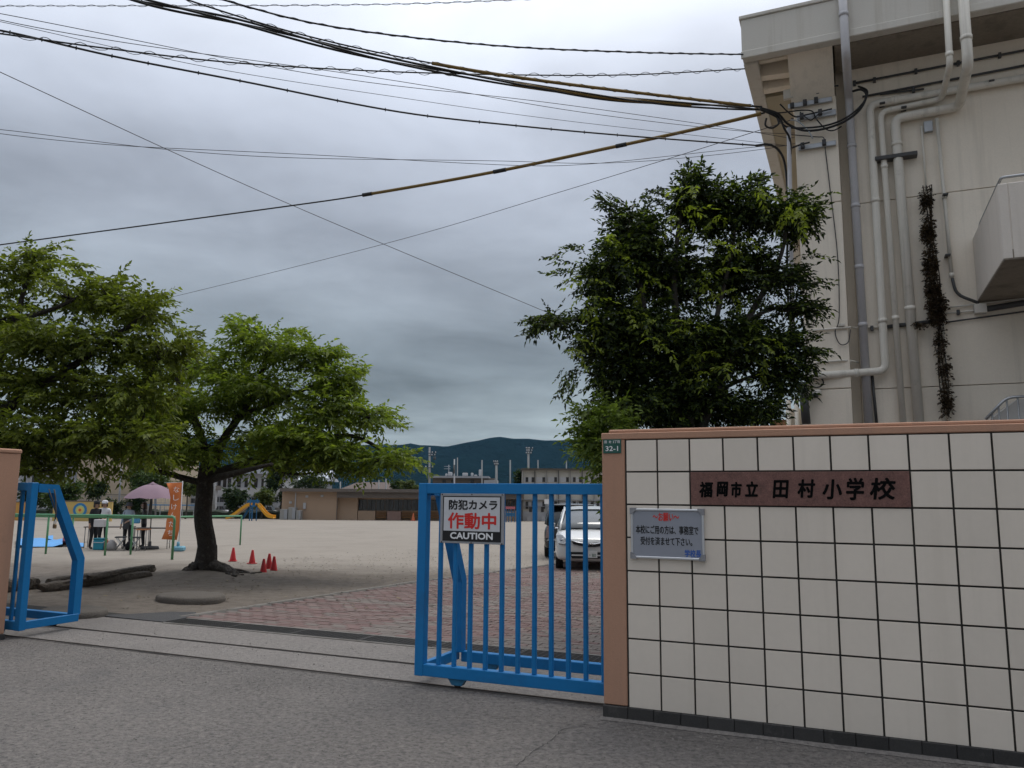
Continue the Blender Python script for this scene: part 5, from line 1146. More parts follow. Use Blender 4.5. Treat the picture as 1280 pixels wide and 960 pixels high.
# ------------------------------------------------------------------ parked cars
m_glass = mat('car glass', (.035, .045, .05), .08, .03, 3, fvar=0, spec=.7); m_tyre = mat('tyre rubber', (.012, .012, .012), .85); m_rim = mat('wheel rim', (.35, .35, .36), .35, metal=.8)
m_lens = mat('headlamp lens', (.30, .31, .32), .1, .1, 20, spec=.8); m_chrome = mat('chrome', (.6, .6, .62), .15, .02, 5, metal=1.0); m_plate = mat('plate white', (.62, .63, .62), .5); m_tail = mat('tail lamp', (.30, .22, .21), .2)
def car(loc, rz, lab, paint, prof, cab, width, name='parked_car'):
    """prof: stations along the length (y, half width, z bottom, z shoulder); cab: stations (y, half width at belt, half width at roof, z belt, z roof); nose at y = 0, looking along -Y"""
    e = rootl(name, loc, lab, 'car', None, rz); n = 12; V = []; F = []
    for (y, w, zb, zs) in prof:
        ring = []
        for sx in (1, -1):
            q = [(w * .90, zb), (w * .985, zb + (zs - zb) * .18), (w, zb + (zs - zb) * .45), (w * .985, zb + (zs - zb) * .72), (w * .93, zb + (zs - zb) * .93), (w * .80, zs), (w * .35, zs + .015)]
            ring += [(sx * a, y, z) for a, z in (q if sx > 0 else q[::-1])]
        V += ring
    m = 14
    for i in range(len(prof) - 1):
        for k in range(m - 1): F.append((i * m + k, i * m + k + 1, (i + 1) * m + k + 1, (i + 1) * m + k))
        F.append((i * m + m - 1, i * m, (i + 1) * m, (i + 1) * m + m - 1))
    F.append(list(range(m))); L_ = (len(prof) - 1) * m; F.append([L_ + k for k in range(m)][::-1])
    mb = MB(); mb.add(V, F, True); body = mb.build('body', paint, e); sb = body.modifiers.new('round', 'SUBSURF'); sb.levels = sb.render_levels = 2
    V = []; F = []
    for (y, wb, wr, zb, zr) in cab:
        V += [(wb, y, zb), (wb * .97 + wr * .03, y, zb + (zr - zb) * .3), (wr * 1.03, y, zb + (zr - zb) * .85), (wr * .9, y, zr), (wr * .4, y, zr + .02), (-wr * .4, y, zr + .02), (-wr * .9, y, zr), (-wr * 1.03, y, zb + (zr - zb) * .85), (-wb * .97 - wr * .03, y, zb + (zr - zb) * .3), (-wb, y, zb)]
    for i in range(len(cab) - 1):
        for k in range(9): F.append((i * 10 + k, i * 10 + k + 1, (i + 1) * 10 + k + 1, (i + 1) * 10 + k))
    F.append(list(range(10))); F.append([(len(cab) - 1) * 10 + k for k in range(10)][::-1])
    mb = MB(); mb.add(V, F, True); mb.build('windows', m_glass, e)
    roof = [c for c in cab if c[4] - c[3] > .42 * max(q[4] - q[3] for q in cab)]; V = []; F = []     # painted roof skin over the glass
    for (y, wb, wr, zb, zr) in roof: V += [(wr * 1.05, y, zr - .09), (wr * .93, y, zr + .012), (wr * .4, y, zr + .036), (-wr * .4, y, zr + .036), (-wr * .93, y, zr + .012), (-wr * 1.05, y, zr - .09)]
    for i in range(len(roof) - 1):
        for k in range(5): F.append((i * 6 + k, i * 6 + k + 1, (i + 1) * 6 + k + 1, (i + 1) * 6 + k))
    mb = MB(); mb.add(V, F, True); mb.build('roof', paint, e)
    for sx in (-1, 1):      # window pillars
        mb = MB(); P = [(sx * (c[2] * 1.0 if c[4] - c[3] > .05 else c[1] * .97), c[0], (c[4] if c[4] - c[3] > .05 else c[3]) - .005) for c in cab]
        mb.tube(P, .03, 6)
        for c in cab[2:-1]: mb.tube([(sx * (c[1] + .005), c[0], c[3] - .02), (sx * (c[2] * 1.03 + .005), c[0], c[3] + (c[4] - c[3]) * .88)], .028, 6)
        mb.build('window_pillar', paint, e)
    return e
def wheel(e, x, y, r, wd):
    rt = Matrix.Rotation(math.pi / 2, 3, 'Y'); mb = MB(); mb.lathe([(r * .62, -wd / 2), (r * .95, -wd / 2), (r, -wd / 2 + .02), (r, wd / 2 - .02), (r * .95, wd / 2), (r * .62, wd / 2)], (x, y, r), 28, rot=rt); w = mb.build('wheel', m_tyre, e)
    mb = MB(); mb.lathe([(.0, -wd / 2 - .004), (r * .2, -wd / 2 - .006), (r * .62, -wd / 2 + .01), (r * .62, wd / 2 - .01), (r * .2, wd / 2 + .006), (0, wd / 2 + .004)], (x, y, r), 20, rot=rt); mb.build('rim', m_rim, w)
def crossbox(e, nm, c, d, m, rot=None, b=.01, parent=None): mb = MB(); mb.box(c, d, rot, b); return mb.build(nm, m, parent or e)
m_wp = mat('pearl white paint', (.60, .60, .585), .25, .03, 3, fvar=0, coat=.6, spec=.5); m_bp = mat('black car paint', (.010, .010, .012), .22, .05, 3, fvar=0, coat=.6, spec=.5)
pw = gs(737, 714); cw = car((pw[0] + .02, pw[1], gh(pw[1]) - .008), rad(-4), 'white compact hatchback facing the gate, parked on the brick drive', m_wp,
   [(0.0, .50, .30, .66), (.07, .70, .22, .74), (.22, .81, .19, .80), (.5, .845, .18, .88), (.95, .85, .20, .98), (1.6, .85, .20, 1.0), (2.6, .85, .20, 1.02), (3.4, .845, .22, 1.03), (3.85, .80, .26, 1.0), (3.98, .66, .32, .92)],
   [(.78, .74, .70, .93, .96), (1.05, .77, .70, .97, 1.10), (1.72, .79, .62, 1.0, 1.40), (2.3, .79, .62, 1.02, 1.47), (3.0, .78, .60, 1.02, 1.44), (3.75, .72, .54, 1.0, 1.22), (3.95, .66, .5, .98, 1.02)], .85)
for sx in (-1, 1):
    wheel(cw, sx * .74, .78, .30, .18); wheel(cw, sx * .74, 3.25, .30, .18)
    mb = MB(); mb.add([(sx * .50, .055, .665), (sx * .60, .035, .60), (sx * .745, .13, .615), (sx * .80, .34, .80), (sx * .77, .42, .855), (sx * .64, .22, .80)], [(0, 1, 2, 3, 4, 5)]); hl = mb.build('headlight', m_lens, cw)
    so = hl.modifiers.new('thickness', 'SOLIDIFY'); so.thickness = .05; so.offset = 1
    mb = MB(); mb.lathe([(.05, -.01), (.06, .0), (.05, .02)], (sx * .66, .12, .69), 14, rot=Matrix.Rotation(math.pi / 2, 3, 'X')); mb.build('lamp_bowl', m_chrome, hl)
    crossbox(cw, 'mirror', (sx * .93, 1.12, 1.04), (.16, .10, .12), m_wp, None, .03)
mb = MB(); mb.prism([(-.46, .72), (-.3, .68), (-.1, .645), (.1, .645), (.3, .68), (.46, .72), (.40, .635), (.12, .575), (-.12, .575), (-.40, .635)], -.025, .10, 'y'); gr = mb.build('grille', m_black, cw)
mb = MB(); mb.tube([(-.46, -.02, .72), (-.3, -.035, .675), (-.1, -.045, .64), (.1, -.045, .64), (.3, -.035, .675), (.46, -.02, .72)], .014, 6); mb.build('grille_trim', m_chrome, gr)
mb = MB(); mb.tube([(-.05, -.05, .69), (-.042, -.055, .60)], .009, 6); mb.tube([(.05, -.05, .69), (.042, -.055, .60)], .009, 6); mb.tube([(-.045, -.055, .645), (.045, -.055, .645)], .009, 6); mb.build('emblem', m_chrome, gr)
mb = MB(); mb.prism([(-.50, .45), (.50, .45), (.44, .30), (-.44, .30)], -.012, .12, 'y'); it = mb.build('lower_intake', m_black, cw)
crossbox(cw, 'intake_slat', (0, -.014, .375), (.9, .012, .03), m_wp, None, .004, it)
pl_ = crossbox(cw, 'number_plate', (0, -.03, .40), (.33, .012, .165), m_plate, None, .004)
mb = MB(); write(mb, '・・80', -.12, .13, .38, -.038, .075); mb.build('plate_digits', mat('plate green', (.02, .10, .05), .6), pl_, fix=False)
mb = MB(); mb.tube([(-.6, .80, .975), (0, .74, .985), (.55, .80, .98)], .010, 6); mb.build('wiper', m_black, cw)
mb = MB(); mb.tube([(-.74, .07, .725), (-.45, .0, .735), (0, -.02, .74), (.45, .0, .735), (.74, .07, .725)], .006, 4); mb.build('bonnet_gap', m_black, cw)

pk_ = gs(697, 699); cb = car((pk_[0] + .42, pk_[1] + .05, gh(pk_[1]) - .012), rad(-6), 'black people carrier seen from behind, parked beyond the white hatchback', m_bp,
   [(0.0, .66, .40, .92), (.06, .80, .28, 1.0), (.25, .85, .24, 1.02), (1.0, .86, .22, 1.02), (2.4, .86, .22, 1.0), (3.4, .85, .24, .98), (3.9, .80, .26, .90), (4.2, .62, .34, .78)],
   [(.05, .76, .66, 1.0, 1.03), (.16, .79, .68, 1.0, 1.36), (.34, .80, .68, 1.02, 1.54), (1.2, .80, .69, 1.02, 1.58), (2.2, .80, .69, 1.0, 1.57), (2.9, .79, .66, .99, 1.46), (3.7, .74, .62, .92, .98)], .86)
for sx in (-1, 1):
    wheel(cb, sx * .75, .85, .31, .19); wheel(cb, sx * .75, 3.3, .31, .19)
    mb = MB(); mb.prism([(sx * .60, .97), (sx * .73, .97), (sx * .775, .62), (sx * .66, .60)], .005, .22, 'y'); mb.build('tail_light', m_tail, cb)
crossbox(cb, 'spoiler', (0, .22, 1.56), (1.30, .32, .05), m_bp, Matrix.Rotation(-.1, 3, 'X'), .02); crossbox(cb, 'chrome_garnish', (0, -.01, .90), (1.0, .04, .05), m_chrome, None, .012)
crossbox(cb, 'rear_bumper', (0, -.01, .47), (1.5, .16, .26), m_bp, None, .06); bp2 = crossbox(cb, 'number_plate', (0, -.03, .76), (.33, .012, .165), m_plate, None, .004)
mb = MB(); mb.tube([(.15, .9, 1.58), (.15, .98, 1.72)], .008, 5); mb.build('aerial', m_black, cb)

# ================================================================== BEYOND THE YARD
def X(x, Y, y=630): return at(x, y, Y)[0]
def Zp(y, Y, x=500): return at(x, y, Y)[2]
def fb(nm, x0, x1, y0, y1, Y, dep, m, parent, front=0.0, b=.0):
    """box between pixel columns x0..x1 and rows y0 (top)..y1, its front at depth Y"""
    xm = (x0 + x1) / 2; mb = MB(); z1 = Zp(y0, Y, xm); z0 = gh(Y) - .1 if y1 is None else Zp(y1, Y, xm)
    mb.span((X(x0, Y, y0), Y + front, z0), (X(x1, Y, y0), Y + front + dep, z1), b); return mb.build(nm, m, parent)
def froot(nm, x, Y, lab, cat, group=None): return empty(nm, (X(x, Y), Y, gh(Y)), lab, cat, group)
def ftree(x, y, rx, ry, Y, lab, m, seed, trunk_w=.12, n=260, leaf=.30, nm='tree', layers=0):
    c = at(x, y, Y); k = Y / FOC; b = (c[0], Y, gh(Y)); rr = random.Random(seed); L_ = []
    for i in range(9):
        a = rr.uniform(0, 6.28); d = rr.uniform(.2, .75); zz = rr.uniform(-.65, .7)
        L_.append((c[0] + math.cos(a) * d * rx * k, Y + math.sin(a) * d * rx * k, c[2] + zz * ry * k, rx * k * rr.uniform(.3, .5), rx * k * rr.uniform(.3, .5), ry * k * (rr.uniform(.12, .2) if layers else rr.uniform(.28, .45)), 1))
    return grow(nm, lab, b, [([b, (c[0] + .1, Y, (b[2] + c[2]) / 2), (c[0], Y, c[2] + ry * k * .5)], trunk_w, .04)], L_, (n, leaf * 1.4, 9, leaf, leaf * .5), m, m_barkg, seed, 'tree', 'trees along the far side of the yard', sub=2)
m_lf1 = leafmat('far dark leaf', (.028, .05, .018), (.06, .09, .03), .3); m_lf2 = leafmat('far mid leaf', (.05, .085, .025), (.10, .14, .04), .3); m_lf3 = leafmat('far yellow green leaf', (.085, .11, .03), (.14, .17, .05), .3)
m_brown = mat('brown tile wall', (.39, .275, .19), .85, .06, .8, 12, .06, per_obj=.03); m_eave = mat('grey brown eave', (.135, .115, .10), .85, .08, .5); m_win = mat('dark window', (.022, .022, .024), .2, .3, 1.2, 6, .2, spec=.6)
m_beige = mat('beige render', (.42, .345, .255), .9, .05, .3, 6, .03); m_grey = mat('grey panel', (.30, .31, .33), .8, .08, .4); m_lgrey = mat('light grey render', (.42, .42, .43), .85, .06, .4); m_roofl = mat('pale metal roof', (.46, .49, .54), .5, .06, .6)
m_cab = mat('grey cabinet', (.27, .265, .25), .7, .08, 1); m_woodf = mat('shoe rack wood', (.26, .13, .055), .8, .15, 2); m_pole = mat('concrete pole', (.27, .27, .265), .85, .08, 1); m_yel = mat('yellow slide plastic', (.62, .30, .02), .45, .05, 2); m_sbl = mat('slide blue', (.015, .11, .24), .5, .08, 2)
m_net = mat('dark hedge', (.03, .038, .026), .95, .3, 1.5, 8, .3, .6, 4)

# low brown building
Yb_ = 94; bb = froot('low_building', 450, Yb_, 'low brown tiled school building with flat eaves and dark windows', 'building')
fb('end_block', 353, 422, 614, None, Yb_, 10, m_brown, bb); fb('front_wall', 422, 447.5, 616, None, Yb_ + .6, 10, m_brown, bb)
fb('back_wall', 447.5, 652, 616, None, Yb_ + 1.4, 9, m_brown, bb)
fb('flat_roof', 349.5, 655, 611.5, 615.5, Yb_ - .9, 13, m_eave, bb); fb('eave_soffit', 421, 655, 615.6, 623, Yb_ - .5, 3, m_eave, bb)
for i in range(18):
    x0 = 448 + i * 11.2
    if x0 > 640: break
    w_ = fb('window', x0, x0 + 10.6, 624.5, 638.2, Yb_ + 1.32, .07, m_win, bb)
    fb('window_frame', x0 + 5.0, x0 + 5.6, 624.5, 638.2, Yb_ + 1.24, .07, m_dgrey, bb)
fb('sill_wall', 447.5, 469, 638.4, None, Yb_ + .7, .6, m_brown, bb); fb('sill_wall', 484, 501, 639, None, Yb_ + .6, .6, mat('pinkish brown wall', (.27, .175, .145), .85), bb); fb('sill_wall', 575, 640, 638.4, None, Yb_ + .7, .6, m_brown, bb)
for x0, x1 in ((470, 483), (502, 524), (527, 560)):
    for r in range(4): fb('shoe_rack_shelf', x0, x1, 639.5 + r * 2.3, 640.6 + r * 2.3, Yb_ + .9, .4, m_woodf, bb)
for x, y in ((383.5, 620.5), (402.5, 620), (363, 628)): fb('wall_lamp', x - 1.6, x + 1.6, y - 1.4, y + 1.4, Yb_ - .15, .14, m_lgrey, bb)
fb('meter_box', 379, 382.3, 628.5, 636, Yb_ - .2, .19, m_lgrey, bb); fb('drain_pipe', 369, 370.2, 616, 637, Yb_ - .12, .11, m_lgrey, bb); fb('wall_joint', 421.4, 422.2, 616, 650, Yb_ - .06, .05, m_eave, bb)
for i, (x0, x1, y0) in enumerate(((350, 359.5, 636.5), (360.5, 369.5, 634.2), (370.2, 376, 638))):
    e = froot('equipment_cabinet', (x0 + x1) / 2, Yb_ - 1.4, ('wide grey cabinet at the corner of the brown building', 'tallest grey cabinet against the brown building wall', 'narrow grey cabinet beside the tallest one')[i], 'cabinet', 'cabinets by the brown building')
    fb('case', x0, x1, y0, None, Yb_ - 1.4, .9, m_cab, e, 0, .03); fb('door_panel', x0 + (x1 - x0) * .55, x1 - .5, y0 + 1, 648.5, Yb_ - 1.43, .028, m_grey, e)
e = froot('traffic_cone', 516.5, Yb_ - 1, 'tiny orange cone before the shoe racks of the brown building', 'cone'); p = at(516.5, 649, Yb_ - 1)
mb = MB(); mb.lathe([(.26, 0), (.22, .1), (.06, .85), (.05, .9)], (p[0], p[1], gh(Yb_)), 12); mb.build('cone_body', mat('orange plastic', (.5, .13, .05), .6), e); mb = MB(); mb.box((p[0], p[1], gh(Yb_) + .02), (.6, .6, .06)); mb.build('base', m_cone, e)

# double slide
Ys = 84; sl_ = froot('playground_slide', 314, Ys, 'yellow double slide with blue tower on the far side of the yard', 'slide')
def sp_(x, y, d=0.0): q = at(x, y, Ys + d); return Vector((q[0], q[1], q[2]))
for pts in (((313.5, 632.5), (308, 634.5), (292, 646), (284, 649)), ((321, 632.5), (325, 634.5), (334.5, 645.5), (343, 648))):
    P = smooth([sp_(*q) for q in pts], 5); mb = MB()
    for d0, d1, h0, h1 in ((-.45, .45, 0, .07), (-.5, -.43, 0, .34), (.43, .5, 0, .34)):
        V = []; F = []
        for q in P: V += [(q.x, q.y + d0, q.z + h0), (q.x, q.y + d1, q.z + h0), (q.x, q.y + d1, q.z + h1), (q.x, q.y + d0, q.z + h1)]
        for i in range(len(P) - 1):
            for k_ in range(4): F.append((i * 4 + k_, i * 4 + (k_ + 1) % 4, (i + 1) * 4 + (k_ + 1) % 4, (i + 1) * 4 + k_))
        F += [(0, 1, 2, 3), tuple(len(V) - 4 + k_ for k_ in range(4))]; mb.add(V, F)
    mb.build('chute', m_yel, sl_)
fb('platform', 312.5, 322, 631.5, 633.4, Ys - .5, 1.2, m_sbl, sl_)
for x in (313, 321.5): fb('tower_post', x - .5, x + .5, 623.5, None, Ys - .5, .1, m_sbl, sl_); fb('tower_post', x - .5, x + .5, 623.5, None, Ys + .6, .1, m_sbl, sl_)
fb('guard_panel', 309, 324, 625, 630.8, Ys + .6, .08, m_sbl, sl_); fb('ladder_rail', 314.8, 316, 633, None, Ys - .55, .1, m_sbl, sl_)
for k in range(5): fb('ladder_rung', 313.2, 316, 635 + k * 2.8, 635.9 + k * 2.8, Ys - .5, .08, m_sbl, sl_)
mb = MB(); mb.tube([sp_(312, 634), sp_(303, 649)], .13, 6); mb.build('brace', m_sbl, sl_)

# grey apartment house behind the slide
Ya = 125; ap = froot('apartment_house', 305, Ya, 'pale grey apartment house with long balconies behind the slide', 'building')
fb('wall', 268, 352, 592, None, Ya, 10, m_lgrey, ap); fb('roof', 263, 356, 585.5, 592, Ya - .8, 12, m_roofl, ap)
for y0, y1 in ((610, 620.5), (628, 634)): fb('balcony', 268, 350, y0, y1, Ya - 1.3, 1.25, m_lgrey if y0 < 620 else m_grey, ap)
for x in (272, 279, 285, 297, 306, 318, 327, 334, 342): fb('window', x, x + 4.2, 598, 609, Ya - .06, .05, m_win, ap)
for x in (271, 292, 312, 332): fb('carport_opening', x, x + 17, 621.5, 628, Ya - .07, .06, m_win, ap)
for x in (269, 290.5, 311, 331, 349): fb('balcony_pier', x - .6, x + .6, 592, 628, Ya - 1.25, .3, m_lgrey, ap)
Ya2 = 150; ap2 = froot('gabled_house', 380, Ya2, 'house with pale metal roof behind the brown building', 'house')
fb('wall', 352, 402, 600, None, Ya2, 9, m_lgrey, ap2)
mb = MB(); a, b = X(350, Ya2), X(408, Ya2); z0, z1 = Zp(602, Ya2), Zp(588, Ya2); mb.prism([(Ya2 - 1, z0), (Ya2 + 10, z0), (Ya2 + 4.5, z1)], a, b, 'x'); mb.build('roof', m_roofl, ap2)
# brown hipped roof
Yg = 150; hp = froot('hip_roof_house', 460, Yg, 'house with a broad brown hip roof rising behind the low brown building', 'house'); a, b = X(424, Yg), X(497, Yg); z0, z1 = Zp(612, Yg), Zp(602.5, Yg); yv = Yg
mb = MB(); c, d = X(440, Yg), X(480, Yg); mb.add([(a, yv, z0), (b, yv, z0), (b, yv + 10, z0), (a, yv + 10, z0), (c, yv + 5, z1), (d, yv + 5, z1)], [(0, 1, 5, 4), (1, 2, 5), (2, 3, 4, 5), (3, 0, 4), (0, 3, 2, 1)]); mb.build('roof', mat('brown roof tile', (.10, .072, .06), .8, .1, 2), hp)
fb('wall', 428, 493, 612.1, None, Yg + 1, 8, m_grey, hp)
# left: beige hall, grey stair block
Yh = 100; hl_ = froot('school_hall', 140, Yh, 'tall beige windowless hall wall beyond the target mural', 'building'); fb('wall', 100, 196, 552, 640, Yh, 14, m_beige, hl_); fb('plinth', 99, 197, 640.01, None, Yh - .1, 14.2, m_grey, hl_); fb('cornice', 98, 198, 548, 551.9, Yh - .3, 14.6, m_eave, hl_)
for y in (590, 618): fb('joint', 101, 195, y, y + .5, Yh - .03, .02, m_eave, hl_)
gb = froot('stair_block', 70, Yh + 1, 'grey glazed stair block joined to the beige hall', 'building'); fb('wall', 20, 99.5, 556, None, Yh + 1, 12, m_lgrey, gb)
for r in range(3):
    for c_ in range(5): fb('window', 26 + c_ * 14.5, 38 + c_ * 14.5, 570 + r * 22, 584 + r * 22, Yh + .94, .05, m_grey if (r + c_) % 2 else m_win, gb)
fb('drain_pipe', 98, 99.2, 556, 640, Yh + .8, .15, m_grey, gb)
# target mural wall
Ym = 74; mu = froot('mural_wall', 110, Ym, 'low yellow practice wall painted with a blue and yellow ring target', 'wall'); m_mur = mat('yellow mural paint', (.52, .37, .13), .85, .08, .8)
fb('wall', 67, 140, 627, None, Ym, .3, m_mur, mu, 0, .02); fb('wall_cap', 66.5, 140.5, 626, 626.95, Ym - .03, .36, m_eave, mu)
c = at(100, 637.5, Ym); k = Ym / FOC
for i, (r, m) in enumerate(((8.6, mat('mural blue', (.04, .19, .40), .8)), (5.6, mat('mural pale green', (.40, .52, .25), .8)), (4.2, mat('mural yellow', (.62, .50, .14), .8)), (1.8, mat('mural orange red', (.52, .12, .05), .8)))):
    mb = MB(); mb.lathe([(r * k, 0), (r * k, .012 + .006 * i)], (c[0], Ym, c[2]), 40, False, Matrix.Rotation(math.pi / 2, 3, 'X')); mb.build('target_ring', m, mu)
mu2 = froot('mural_wall', 30, Ym + 1, 'orange painted practice wall half hidden behind the retracted gate', 'wall'); fb('wall', 20, 40, 628, None, Ym + 1, .3, mat('mural ochre', (.5, .27, .07), .85), mu2); fb('wall_cap', 19.5, 40.5, 627, 627.95, Ym + .97, .36, m_eave, mu2)
# light poles, net poles and utility poles
def pole(x, ytop, Y, r, lab, arms=(), nm='utility_pole', lean=0.0, m=None, boxes=()):
    e = froot(nm, x, Y, lab, 'pole', 'poles beyond the yard'); t = at(x + lean, ytop, Y); mb = MB(); mb.tube([(X(x, Y), Y, gh(Y) - .1), (t[0], Y, t[2])], [r, r * .75], 10); mb.build('shaft', m or m_pole, e)
    for y, x0, x1 in arms:
        a, b = at(x0, y, Y), at(x1, y, Y); mb = MB(); mb.box(((a[0] + b[0]) / 2, Y - .15, a[2]), (abs(b[0] - a[0]), .1, .1)); ar = mb.build('cross_arm', m_dgrey, e)
        for q in (.05, .5, .95): mb = MB(); mb.lathe([(.05, 0), (.09, .05), (.09, .16), (.05, .24)], (a[0] + (b[0] - a[0]) * q, Y - .15, a[2] + .05), 8); mb.build('insulator', m_lgrey, ar)
    for x0, x1, y0, y1 in boxes: mb = MB(); a, b = at(x0, y1, Y), at(x1, y0, Y); mb.lathe([((b[0] - a[0]) / 2, 0), ((b[0] - a[0]) / 2, b[2] - a[2])], ((a[0] + b[0]) / 2, Y - .3, a[2]), 12); mb.build('transformer', m_dgrey, e)
    return e
pole(149, 578, 96, .13, 'grey steel lamp pole in front of the beige hall', lean=3, m=m_grey, nm='lamp_pole'); pole(195.5, 583, 97, .12, 'slim grey pole among the trees above the parasol', nm='lamp_pole', m=m_grey)
pole(268, 588, 104, .2, 'concrete pole just beside the cherry trunk')
pole(537, 559, 130, .20, 'utility pole with side bracket rising over the gate corner', ((566.5, 536, 545), (569.5, 536, 544), (584.5, 532, 541)), boxes=((542, 545, 571, 575),))
pole(568, 574, 135, .16, 'pale mast with a fat middle on the grey block roof', m=m_lgrey, boxes=((566.5, 569, 581, 592),)); pole(571.8, 572, 160, .13, 'slim mast just beside the fat pale mast')
pole(602.5, 575, 128, .14, 'plain thin pole above the warning sign'); pole(620.5, 577, 120, .22, 'stout pole with small fittings over the sign edge', ((578, 617, 622), (581, 618, 622.5)))
pole(637.8, 575, 118, .14, 'plain net pole between the grey block and the white building'); pole(660.5, 559, 132, .22, 'tall utility pole with three cross arms behind the white building', ((561, 657.5, 666), (564, 658, 665), (567, 657.5, 664)))
pole(672.5, 575, 135, .12, 'thin net pole next to the three armed pole'); pole(708, 575, 135, .12, 'thin net pole above the middle of the white building')
for i, x in enumerate((425.5, 455, 473.5, 482.5)): pole(x, (602, 596, 600, 594)[i], 120, .13, ('thin net pole where the cherry foliage meets the brown roof', 'thin net pole over the brown roof ridge', 'short net pole beside the brown hip roof', 'taller net pole at the end of the brown hip roof')[i])
# grey flat block with rooftop gear
Yk = 150; gk = froot('flat_block', 580, Yk, 'grey flat roofed block with tanks and aerials on its roof', 'building'); fb('wall', 541, 618, 597.5, None, Yk, 12, m_eave, gk); fb('roof_edge', 538, 611, 595, 597.4, Yk - 1, 14, m_grey, gk)
fb('lower_wing', 605, 622, 600, None, Yk - 4, 8, m_grey, gk)
for x in (553, 564, 588): fb('window', x, x + 4.5, 599.5, 603.5, Yk - .06, .05, m_win, gk)
for x0, x1, y0 in ((560, 565, 590), (578, 584.5, 591), (588.5, 591.5, 591), (598.5, 602, 587), (592.5, 596.5, 593.5), (556.5, 559, 592)): t = froot('roof_tank', (x0 + x1) / 2, Yk + 2, 'x', 'tank') if False else fb('roof_tank', x0, x1, y0, 595, Yk + 2, 1.2, m_lgrey, gk, 0, .1)
mb = MB(); a = at(561, 595, Yk + 3); b = at(561, 581, Yk + 3); mb.tube([a, b], .09, 6)
for y in (583, 586): c, d = at(555, y, Yk + 3), at(563, y, Yk + 3); mb.tube([c, d], .05, 5)
mb.build('aerial', m_grey, gk)
# white two storey building
Yw = 99; wb_ = froot('two_storey_building', 700, Yw, 'white two storey school block with thin dark columns and windows', 'building'); m_wbl = mat('off white cladding', (.44, .42, .375), .85, .05, .5, 8, .03)
fb('wall', 653, 800, 588, 640, Yw, 12, m_wbl, wb_); fb('base_wall', 652.7, 800, 640.05, None, Yw - .05, 12, m_lgrey, wb_); fb('roof_edge', 651.5, 800, 585.8, 588, Yw - .5, 13, mat('dark roof edge', (.09, .075, .06), .8), wb_)
for i in range(10): x = 653.8 + i * 14.8; fb('column', x - .45, x + .45, 588.1, None, Yw - .25, .2, m_dgrey if i % 2 else m_cab, wb_)
for i in range(9):
    x = 655 + i * 14.8
    for y0, y1 in ((596.5, 602.5), (627, 636)):
        fb('white_panel', x, x + 13.2, y0, y1, Yw - .04, .035, m_lgrey, wb_)
        for dx in ((8.2,) if i in (1, 2, 3) else (2.0, 9.5)): fb('window', x + dx, x + dx + 3.4, y0, y1, Yw - .08, .035, m_win, wb_)
    fb('low_window', x + 6.5, x + 10, 633.5, 640, Yw - .1, .05, m_win, wb_)
fb('ledge', 652, 800, 624.5, 625.5, Yw - .35, .34, m_grey, wb_); fb('ledge', 652, 800, 633, 633.6, Yw - .2, .19, m_grey, wb_)
for i, x in enumerate((659, 677)): e = fb('air_unit', x, x + 4, 645.5, None, Yw - 1, .6, m_lgrey, wb_)
ws = froot('white_sign', 684, Yw - 6, 'blank white notice sign on a post before the white building', 'sign'); fb('sign_board', 680.5, 687, 624, 630, Yw - 6, .08, mat('bright white board', (.7, .7, .7), .7), ws); fb('post', 683.5, 684.2, 630.05, None, Yw - 6, .06, m_grey, ws)
# pink and blue play equipment between the buildings
pe = froot('climbing_frame', 638, 88, 'pink and blue climbing frame between the far buildings', 'play equipment'); fb('pink_panel', 632, 644, 633.2, 636.4, 88, .2, mat('pink paint', (.40, .12, .14), .7), pe)
for x in (632.5, 635.5, 639, 643): fb('blue_post', x, x + .9, 636.5, None, 88, .1, m_sbl, pe)
for y in (639, 643): fb('blue_bar', 632.5, 644, y, y + .7, 88.1, .08, m_sbl, pe)
fb('blue_panel', 632.2, 644.2, 641, 645.5, 89, .15, mat('blue board', (.05, .17, .32), .7), pe)
dk = froot('storage_block', 640, 104, 'pinkish grey annex wall seen between the two far buildings', 'building'); fb('wall', 622, 656, 617, None, 104, 6, mat('pinkish grey wall', (.26, .22, .21), .85), dk); fb('roof', 620, 658, 615.8, 616.95, 103.6, 7, m_eave, dk)

# fence and hedge along the far edge of the yard
hd = froot('hedge', 200, 98, 'low dark clipped hedge along the far edge of the yard', 'hedge')
mb = MB(); V = []; F = []; n = 160; xa, xb = X(-60, 98), X(352, 98)
for i in range(n + 1):
    x = xa + (xb - xa) * i / n; h_ = .95 + .25 * mnoise.noise(Vector((x * .9, 1, 1))); V += [(x, 97.6 + .2 * mnoise.noise(Vector((x, 4, 4))), gh(98) - .1), (x, 97.6, gh(98) + h_ * .8), (x, 98.1, gh(98) + h_), (x, 98.7, gh(98) - .1)]
for i in range(n):
    for k_ in range(3): F.append((i * 4 + k_, i * 4 + 4 + k_, i * 4 + 5 + k_, i * 4 + k_ + 1))
mb.add(V, F); mb.build('hedge_mass', m_net, hd, fix=False)
fn = froot('wire_fence', 200, 99, 'tall grey wire fence above the hedge at the yard edge', 'fence')
for i in range(30): x = -50 + i * 13.5; fb('post', x, x + .55, 620, None, 99.3, .06, m_grey, fn)
for y in (620, 628, 636): fb('rail', -50, 345, y, y + .4, 99.34, .04, m_grey, fn)
mb = MB(); z0, z1 = gh(99), Zp(620, 99.3)
for x in np.arange(X(-50, 99), X(345, 99), .22): mb.add([(x - .008, 99.32, z0), (x + .008, 99.32, z0), (x + .008, 99.32, z1), (x - .008, 99.32, z1)], [(0, 1, 2, 3)])
mb.build('mesh_wires', m_grey, fn, fix=False, kind='stuff')
